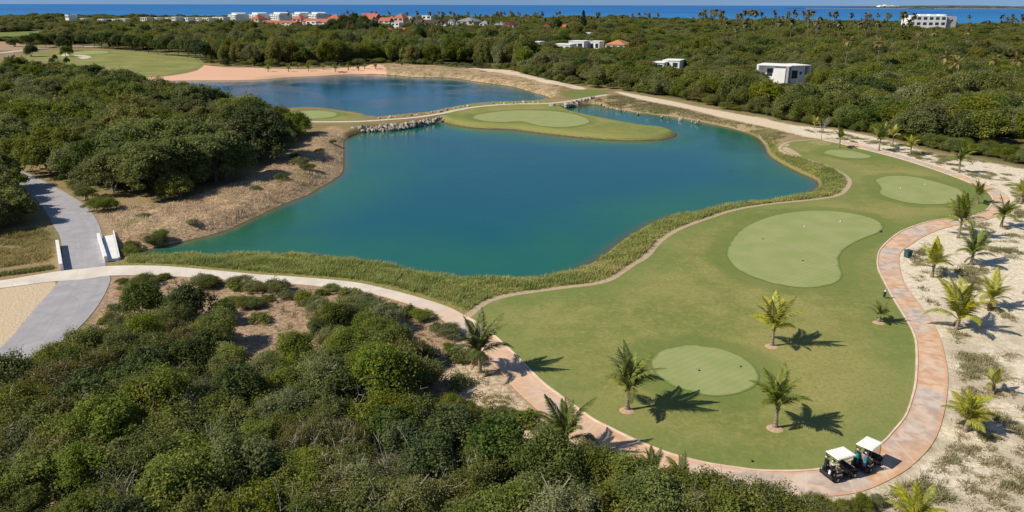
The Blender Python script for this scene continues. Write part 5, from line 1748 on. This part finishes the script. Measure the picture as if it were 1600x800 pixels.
blades('rough_grass', P, ground_z(P), .25 + .35 * vnoise(P[:, 0], P[:, 1], 2.0, 8), .9, .07, 4, leaf_mat('rough_grass', (.13, .125, .035), (.24, .21, .065), (.38, .31, .12), .4, 0), 'rough brown green ground cover left of the grey road', 'grass', 8, .18)

P = fill(np.array([G(1180, 182), G(1600, 262), G(1800, 300), (80, 60), (80, 25), (10, 25), (14, 40), G(1262, 780), G(1380, 757), G(1440, 705), G(1484, 620), G(1477, 545), G(1410, 430), G(1410, 395), G(1480, 358), G(1575, 330), G(1570, 300), G(1450, 255), G(1300, 218)]), 6, 12)
dp = sdf(P, PATH, 30)
cl_ = vnoise(P[:, 0], P[:, 1], 1.5, 21) * .5 + vnoise(P[:, 0], P[:, 1], 6.0, 22) * .5
thr = .575 + .09 * smooth((dp - 4) / 14) - .13 * smooth((60 - P[:, 1]) / 14) - .14 * smooth((2.0 - dp) / 2)
k = (cl_ > thr) & (dp > .2) & (sdf(P, FAIR, 3) > .3)
cl_ = (cl_ - thr)[k]
P = P[k]
blades('dune_grass', P, ground_z(P), .12 + np.minimum(2.2 * cl_, .34), 1.0, .05, 14, DUNE, 'sparse dry tufts of grass on the white sand at right', 'grass', 9, .22)
P = fill(np.array([G(1480, 600), G(1700, 560), (75, 30), (75, 24), (12, 24), (16, 40), G(1270, 782), G(1385, 760), G(1445, 706)]), 9, 16)
cl_ = vnoise(P[:, 0], P[:, 1], .75, 31) * .55 + vnoise(P[:, 0], P[:, 1], 3.2, 32) * .45
k = (cl_ > .53) & (sdf(P, PATH, 30) > .25)
cl_ = cl_[k] - .53
P = P[k]
blades('short_dune_grass', P, ground_z(P), .07 + np.minimum(1.3 * cl_, .20), 1.1, .045, 10, leaf_mat('dry_dune_grass', (.24, .22, .10), (.35, .30, .15), (.50, .43, .25), .38, 0), 'short dry grey grass speckling the sand at the lower right', 'grass', 12, .16)
P = fill(np.array([G(740, 530), G(850, 640), G(985, 735), G(1070, 765), G(960, 800), G(700, 650)]), 10, 14)
P = P[(sdf(P, PATH, 5) > .35) & (vnoise(P[:, 0], P[:, 1], 1.6, 4) > .55)]
blades('sand_gap_grass', P, ground_z(P), np.full(len(P), .3), 1.0, .06, 5, DUNE, 'dry grass tufts on the sandy gap beside the thicket', 'grass', 10, .12)
P = fill(Z_SOIL, 3.0, 15)
P = P[(sdf(P, PATH, 5) > .4) & (sdf(P, ROAD, 5) > .3) & (sdf(P, THICK, 8) > -.5) & (vnoise(P[:, 0], P[:, 1], 2.0, 14) > .52)]
blades('soil_grass', P, ground_z(P), np.full(len(P), .3), 1.0, .06, 5, leaf_mat('soil_grass', (.075, .07, .03), (.14, .12, .05), (.22, .18, .08), .3, 0), 'thin grass tufts on the pinkish soil below the path', 'grass', 11, .14)

# ------------------------------------------------------------------ boulders of the two stone dams
STONE = Mat('dam_stone', 0.9, 0.2)
oi = STONE.node('ShaderNodeObjectInfo').outputs['Random']
sc_ = STONE.mix(oi, (.26, .23, .19), (.56, .49, .40))
STONE.col(STONE.mix(STONE.rmap(STONE.noise(2.5, 4, STONE.obj()), .35, .7), sc_, (.30, .25, .2)))
BO = []
for i in range(6):
    import bmesh
    bm = bmesh.new()
    bmesh.ops.create_icosphere(bm, subdivisions=2, radius=.5)
    rb = np.random.default_rng(400 + i)
    ax = [Vector(rb.normal(size=3)).normalized() for _ in range(7)]
    for v in bm.verts:
        f_ = 1.0
        for a_ in ax:
            dd_ = v.co.normalized().dot(a_)
            if dd_ > .62:
                f_ = min(f_, .66 / dd_)
        v.co *= f_
        v.co.z *= .75
    me = bpy.data.meshes.new('boulder')
    bm.to_mesh(me)
    bm.free()
    me.materials.append(STONE.m)
    BO.append(me)


def boulders(line, n, lab, grp, smin, smax, seed, zlo, zhi):
    r = np.random.default_rng(seed)
    L = np.array([G(*p) for p in line])
    seg = np.linalg.norm(np.diff(L, axis=0), axis=1)
    s = np.concatenate([[0], np.cumsum(seg)])
    for i in range(n):
        q = r.uniform(0, s[-1])
        x, y = np.interp(q, s, L[:, 0]), np.interp(q, s, L[:, 1])
        zc = r.uniform(zlo, zhi)
        o = link('boulder', BO[i % 6], None, (x + r.normal() * .35, y - (zhi - zc) * .9 + r.normal() * .3, zc))
        o.rotation_euler = tuple(r.uniform(0, 6.28, 3))
        f_ = r.uniform(smin, smax)
        o.scale = (f_ * r.uniform(.9, 1.4), f_, f_)
        tag(o, lab, 'boulder', grp)


boulders([(548, 200), (575, 198.5), (612, 196.5), (645, 192.5), (688, 184)], 150, 'grey brown boulder on the lake side of the long stone causeway', 'boulders of the long causeway', 1.0, 1.9, 1, -1.2, .15)
boulders([(590, 186), (640, 181), (690, 174), (720, 168), (770, 163), (850, 160)], 60, 'small boulder on the far rim of the long stone causeway', 'boulders of the causeway far rim', .7, 1.5, 2, -.7, .35)
boulders([(862, 165.5), (890, 162), (915, 157), (926, 153.5)], 62, 'big grey boulder of the short stone dam joining the island to shore', 'boulders of the short dam', 1.1, 2.2, 3, -1.0, .3)
boulders([(930, 160), (960, 167), (1000, 174), (1050, 180), (1100, 189)], 26, 'scattered pale stone on the shore of the narrow channel', 'stones along the channel shore', .5, 1.1, 4, -.9, -.2)
boulders([(8, 94), (14, 90), (24, 88)], 12, 'dark rock by the small pond at the far left', 'dark rocks by the pond', 1.6, 3.2, 5, -.8, .8)

# ------------------------------------------------------------------ golf carts and bags
BLACK = plain('black_plastic', (.018, .018, .02), 0.5, 0.4, .1, 8)
RUBBER = plain('tyre_rubber', (.025, .025, .027), 0.85, 0.2, .1, 8)
RIM = plain('wheel_rim', (.34, .34, .35), 0.4, 0.5, .05, 8, .6)
SEAT = plain('beige_seat', (.46, .37, .26), 0.7, 0.3, .08, 8)
CARTW = plain('cart_white', (.74, .73, .71), 0.35, 0.5, .03, 4)
ROOFW = plain('roof_white', (.84, .82, .77), 0.5, 0.4, .04, 3)
TEAL = plain('teal_fabric', (.015, .26, .34), 0.7, 0.3, .1, 8)
PINK = plain('pink_fabric', (.52, .12, .26), 0.7, 0.3, .1, 8)
NAVY = plain('navy_fabric', (.025, .035, .06), 0.7, 0.3, .1, 8)
GREENF = plain('dark_green_fabric', (.012, .06, .05), 0.6, 0.3, .1, 8)
STEEL = plain('steel', (.5, .5, .52), 0.25, 0.5, .03, 8, .9)
SCREEN = Mat('clear_screen', 0.05, 0.5)
SCREEN.p.inputs['Transmission Weight'].default_value = 0.92
SCREEN.p.inputs['IOR'].default_value = 1.05
SCREEN.col((.85, .9, .92))
SCREEN = SCREEN.m


def golf_cart(px, py, heading, label, z=0.062):
    t = empty('golf_cart', (*G(px, py), z), heading)
    tag(t, label, 'golf cart', 'two golf carts parked on the path')
    W = .60
    body = MB()
    body.prism([(-.98, .30), (-.98, .60), (-.90, .70), (-.30, .72), (-.22, .62), (-.20, .30)], -W, W)
    body.build('rear_body', BLACK, t)
    MB().box(-.80, -.28, -W - .012, W + .012, .44, .64, None, .01).build('side_panel', CARTW, t)
    body = MB()
    body.prism([(.62, .28), (.60, .55), (.66, .82), (.80, .86), (1.08, .62), (1.18, .45), (1.16, .28)], -W * .96, W * .96)
    body.build('front_cowl', BLACK, t)
    MB().box(-.22, .64, -W, W, .26, .32, None, .02).build('floor', BLACK, t)
    MB().box(-1.22, -.985, -W, W, .28, .50, None, .03).box(-1.22, -1.16, -W, W, .50, .62, None, .02).build('bag_well', BLACK, t)
    MB().box(1.17, 1.24, -W * .95, W * .95, .26, .42, None, .03).build('bumper', BLACK, t)
    MB().box(-.68, -.12, -W * .92, W * .92, .72, .86, None, .05).build('seat', SEAT, t)
    bk = MB()
    M_ = Matrix.Translation((-.70, 0, .86)) @ Matrix.Rotation(R(-12), 4, 'Y')
    bk.box(-.05, .06, -W * .9, W * .9, .04, .46, M_, .04)
    bk.build('backrest', SEAT, t)
    roof = MB()
    roof.box(-.86, .78, -W * 1.03, W * 1.03, 1.84, 1.90, None, .025)
    roof.box(-.82, .74, -W * .98, W * .98, 1.902, 1.925, None, .01)
    for q in (-.55, -.2, .15, .5):
        roof.box(q - .03, q + .03, -W * .85, W * .85, 1.926, 1.955, None, .008)
    roof.build('roof', ROOFW, t)
    for s_ in (-1, 1):
        MB().tube([(.70, s_ * W * .92, .80), (.62, s_ * W * .92, 1.3), (.60, s_ * W * .92, 1.84)], .022, 6).build('strut', BLACK, t)
        MB().tube([(-.92, s_ * W * .92, .55), (-.82, s_ * W * .92, 1.2), (-.78, s_ * W * .92, 1.84)], .022, 6).build('strut', BLACK, t)
        MB().tube([(-.60, s_ * W * .94, .80), (-.60, s_ * W * .94, .98), (-.32, s_ * W * .94, .98), (-.28, s_ * W * .94, .80)], .018, 5).build('armrest', BLACK, t)
        for xw in (-.66, .90):
            wh = empty('wheel', (xw, s_ * (W - .05), .23))
            wh.parent = t
            ty = MB()
            ty.tube([(0, -.11, 0), (0, -.10, 0), (0, .10, 0), (0, .11, 0)], [.17, .225, .225, .17], 18)
            ty.build('tyre', RUBBER, wh)
            MB().tube([(0, -.118, 0), (0, .118, 0)], .115, 12).build('rim', RIM, wh)
            MB().box(xw - .30, xw + .30, s_ * W * .98 - .09, s_ * W * .98 + .09, .47, .51, None, .015).build('fender', BLACK, t)
    sw = MB()
    cz = Vector((.36, .26, 1.02))
    for i in range(16):
        a0_, a1_ = i * 6.283 / 16, (i + 1) * 6.283 / 16
        f_ = lambda a_: cz + Vector((math.sin(a_) * .09, math.cos(a_) * .17, math.sin(a_) * .14))
        sw.tube([f_(a0_), f_(a1_)], .014, 5)
    sw.tube([cz, cz + Vector((.26, 0, -.22))], .02, 6)
    sw.build('steering_wheel', BLACK, t)
    MB().box(.44, .64, -W * .9, W * .9, .62, .80, None, .03).build('dashboard', BLACK, t)
    MB().add([(.70, -W * .88, .86), (.70, W * .88, .86), (.615, W * .88, 1.80), (.615, -W * .88, 1.80), (.715, -W * .88, .86), (.715, W * .88, .86), (.63, W * .88, 1.80), (.63, -W * .88, 1.80)], [(0, 1, 2, 3), (7, 6, 5, 4), (0, 4, 5, 1), (3, 2, 6, 7), (0, 3, 7, 4), (1, 5, 6, 2)]).build('windscreen', SCREEN, t)
    for s_ in (-1, 1):
        MB().tube([(1.10, s_ * .36, .52), (1.175, s_ * .36, .50)], [.07, .06], 10).build('headlight', plain('lamp_lens', (.8, .8, .78), .15), t)
    return t


def golf_bag(loc, rz, label, mat, trim, tilt=R(10), group=None):
    t = empty('golf_bag', loc, rz)
    t.rotation_euler = (0, -tilt, rz)
    tag(t, label, 'golf bag', group)
    MB().tube([(0, 0, 0), (0, 0, .04), (0, 0, .55), (0, 0, .80), (0, 0, .86)], [.125, .135, .125, .14, .135], 12).build('body', mat, t)
    MB().box(.10, .19, -.09, .09, .12, .42, None, .03).build('pocket', trim, t)
    MB().tube([(0, 0, .861), (0, 0, .92)], [.145, .14], 12).build('collar', trim, t)
    MB().tube([(-.12, .03, .25), (-.2, .06, .45), (-.13, .03, .7)], .018, 5).build('strap', BLACK, t)
    for i in range(7):
        a_ = i * .9
        x, y = math.cos(a_) * .07, math.sin(a_) * .07
        c = MB().tube([(x, y, .88), (x * 1.5, y * 1.5, 1.10 + .04 * (i % 3))], .009, 4).build('club', STEEL, t)
        hm = MB()
        zz_ = 1.10 + .04 * (i % 3)
        hm.tube([(x * 1.5 - .04, y * 1.5, zz_), (x * 1.5 + .02, y * 1.5, zz_ + .03), (x * 1.5 + .07, y * 1.5, zz_ + .01)], [.03, .045, .02], 6)
        hm.build('club_head', (CARTW if i % 3 == 0 else BLACK), c)
    return t


def on_cart(cart, x, y, z):
    M_ = Matrix.Translation(cart.location) @ Matrix.Rotation(cart.rotation_euler.z, 4, 'Z')
    return M_ @ Vector((x, y, z))


c1 = golf_cart(1309, 745, R(22), 'white roofed golf cart with dark bags, the lower left of the two on the path')
c2 = golf_cart(1353, 729, R(40), 'white roofed golf cart with teal bags, the upper right of the two on the path')
for cart, mats in ((c1, [(NAVY, BLACK, 'dark golf bag with white headcovers standing at back of lower cart, lawn side'), (BLACK, CARTW, 'black golf bag with white trim at back of lower cart, sand side')]), (c2, [(TEAL, BLACK, 'teal and black golf bag on the upper cart, lawn side'), (TEAL, PINK, 'bright teal golf bag with pink pocket on upper cart, sand side')])):
    for (mt, tr_, lab), yy_ in zip(mats, (.30, -.30)):
        golf_bag(on_cart(cart, -1.07, yy_, .505), cart.rotation_euler.z + math.pi, lab, mt, tr_, R(8))

# bag standing on the lawn beside the path, and the small things on the greens
x, y = G(1381, 466)
t = golf_bag((x, y, .22), R(70), 'dark green golf bag with pale pocket standing on lawn at path edge', GREENF, CARTW, R(24))
MB().tube([(.02, .12, .62), (.38, .30, -.2)], .012, 5).tube([(.02, -.12, .62), (.38, -.30, -.2)], .012, 5).build('stand_leg', STEEL, t)
x, y = G(1418, 402)
t = empty('waste_bin', (x, y, 0), R(20))
tag(t, 'dark teal waste bin in the grass on the outer side of the path bend', 'bin')
MB().prism([(-.34, .06), (.34, .06), (.40, .92), (-.40, .92)], -.34, .34).build('body', plain('teal_plastic', (.03, .10, .11), .5, .4), t)
MB().box(-.44, .44, -.40, .40, .923, 1.02, None, .04).build('lid', plain('dark_teal_plastic', (.02, .07, .075), .5, .4), t)
MB().box(-.30, -.18, -.37, .37, -.02, .058).box(.18, .30, -.37, .37, -.02, .058).build('base', BLACK, t)
BALL = plain('white_marker', (.8, .8, .76), .5)
for i, (px, py, lab) in enumerate([(1257, 355, 'small white marker on the big kidney green, left one'), (1313, 347, 'small white marker on the big kidney green, right one'), (1407, 295, 'small white marker on the oval green near the hairpin, left one'), (1445, 289, 'small white marker on the oval green near the hairpin, right one'), (886, 182, 'tiny white marker on the island green')]):
    x, y = G(px, py)
    t = MB()
    t.tube([(0, 0, 0), (0, 0, .03), (0, 0, .13), (0, 0, .17)], [.07, .12, .11, .04], 10)
    tag(t.build('tee_marker', BALL, None, (x, y, .047), True), lab, 'marker')
DARKM = plain('dark_marker', (.03, .035, .05), .5)
for i, (px, py, lab) in enumerate([(1092, 580, 'small dark marker on the round green, left one'), (1157, 574, 'small dark marker on the round green, right one'), (1254, 408, 'small dark marker on the big kidney green, near one'), (1192, 374, 'small dark marker at left side of the big kidney green'), (1376, 363, 'dark blue marker at the tip of the big kidney green'), (1175, 722, 'small dark marker on the lawn near the bottom path')]):
    x, y = G(px, py)
    t = MB()
    s = 1.3 if i == 4 else .62
    t.tube([(0, 0, 0), (0, 0, .03 * s), (0, 0, .16 * s), (0, 0, .2 * s)], [.09 * s, .14 * s, .13 * s, .05 * s], 10)
    tag(t.build('tee_marker', DARKM, None, (x, y, .047), True), lab, 'marker')
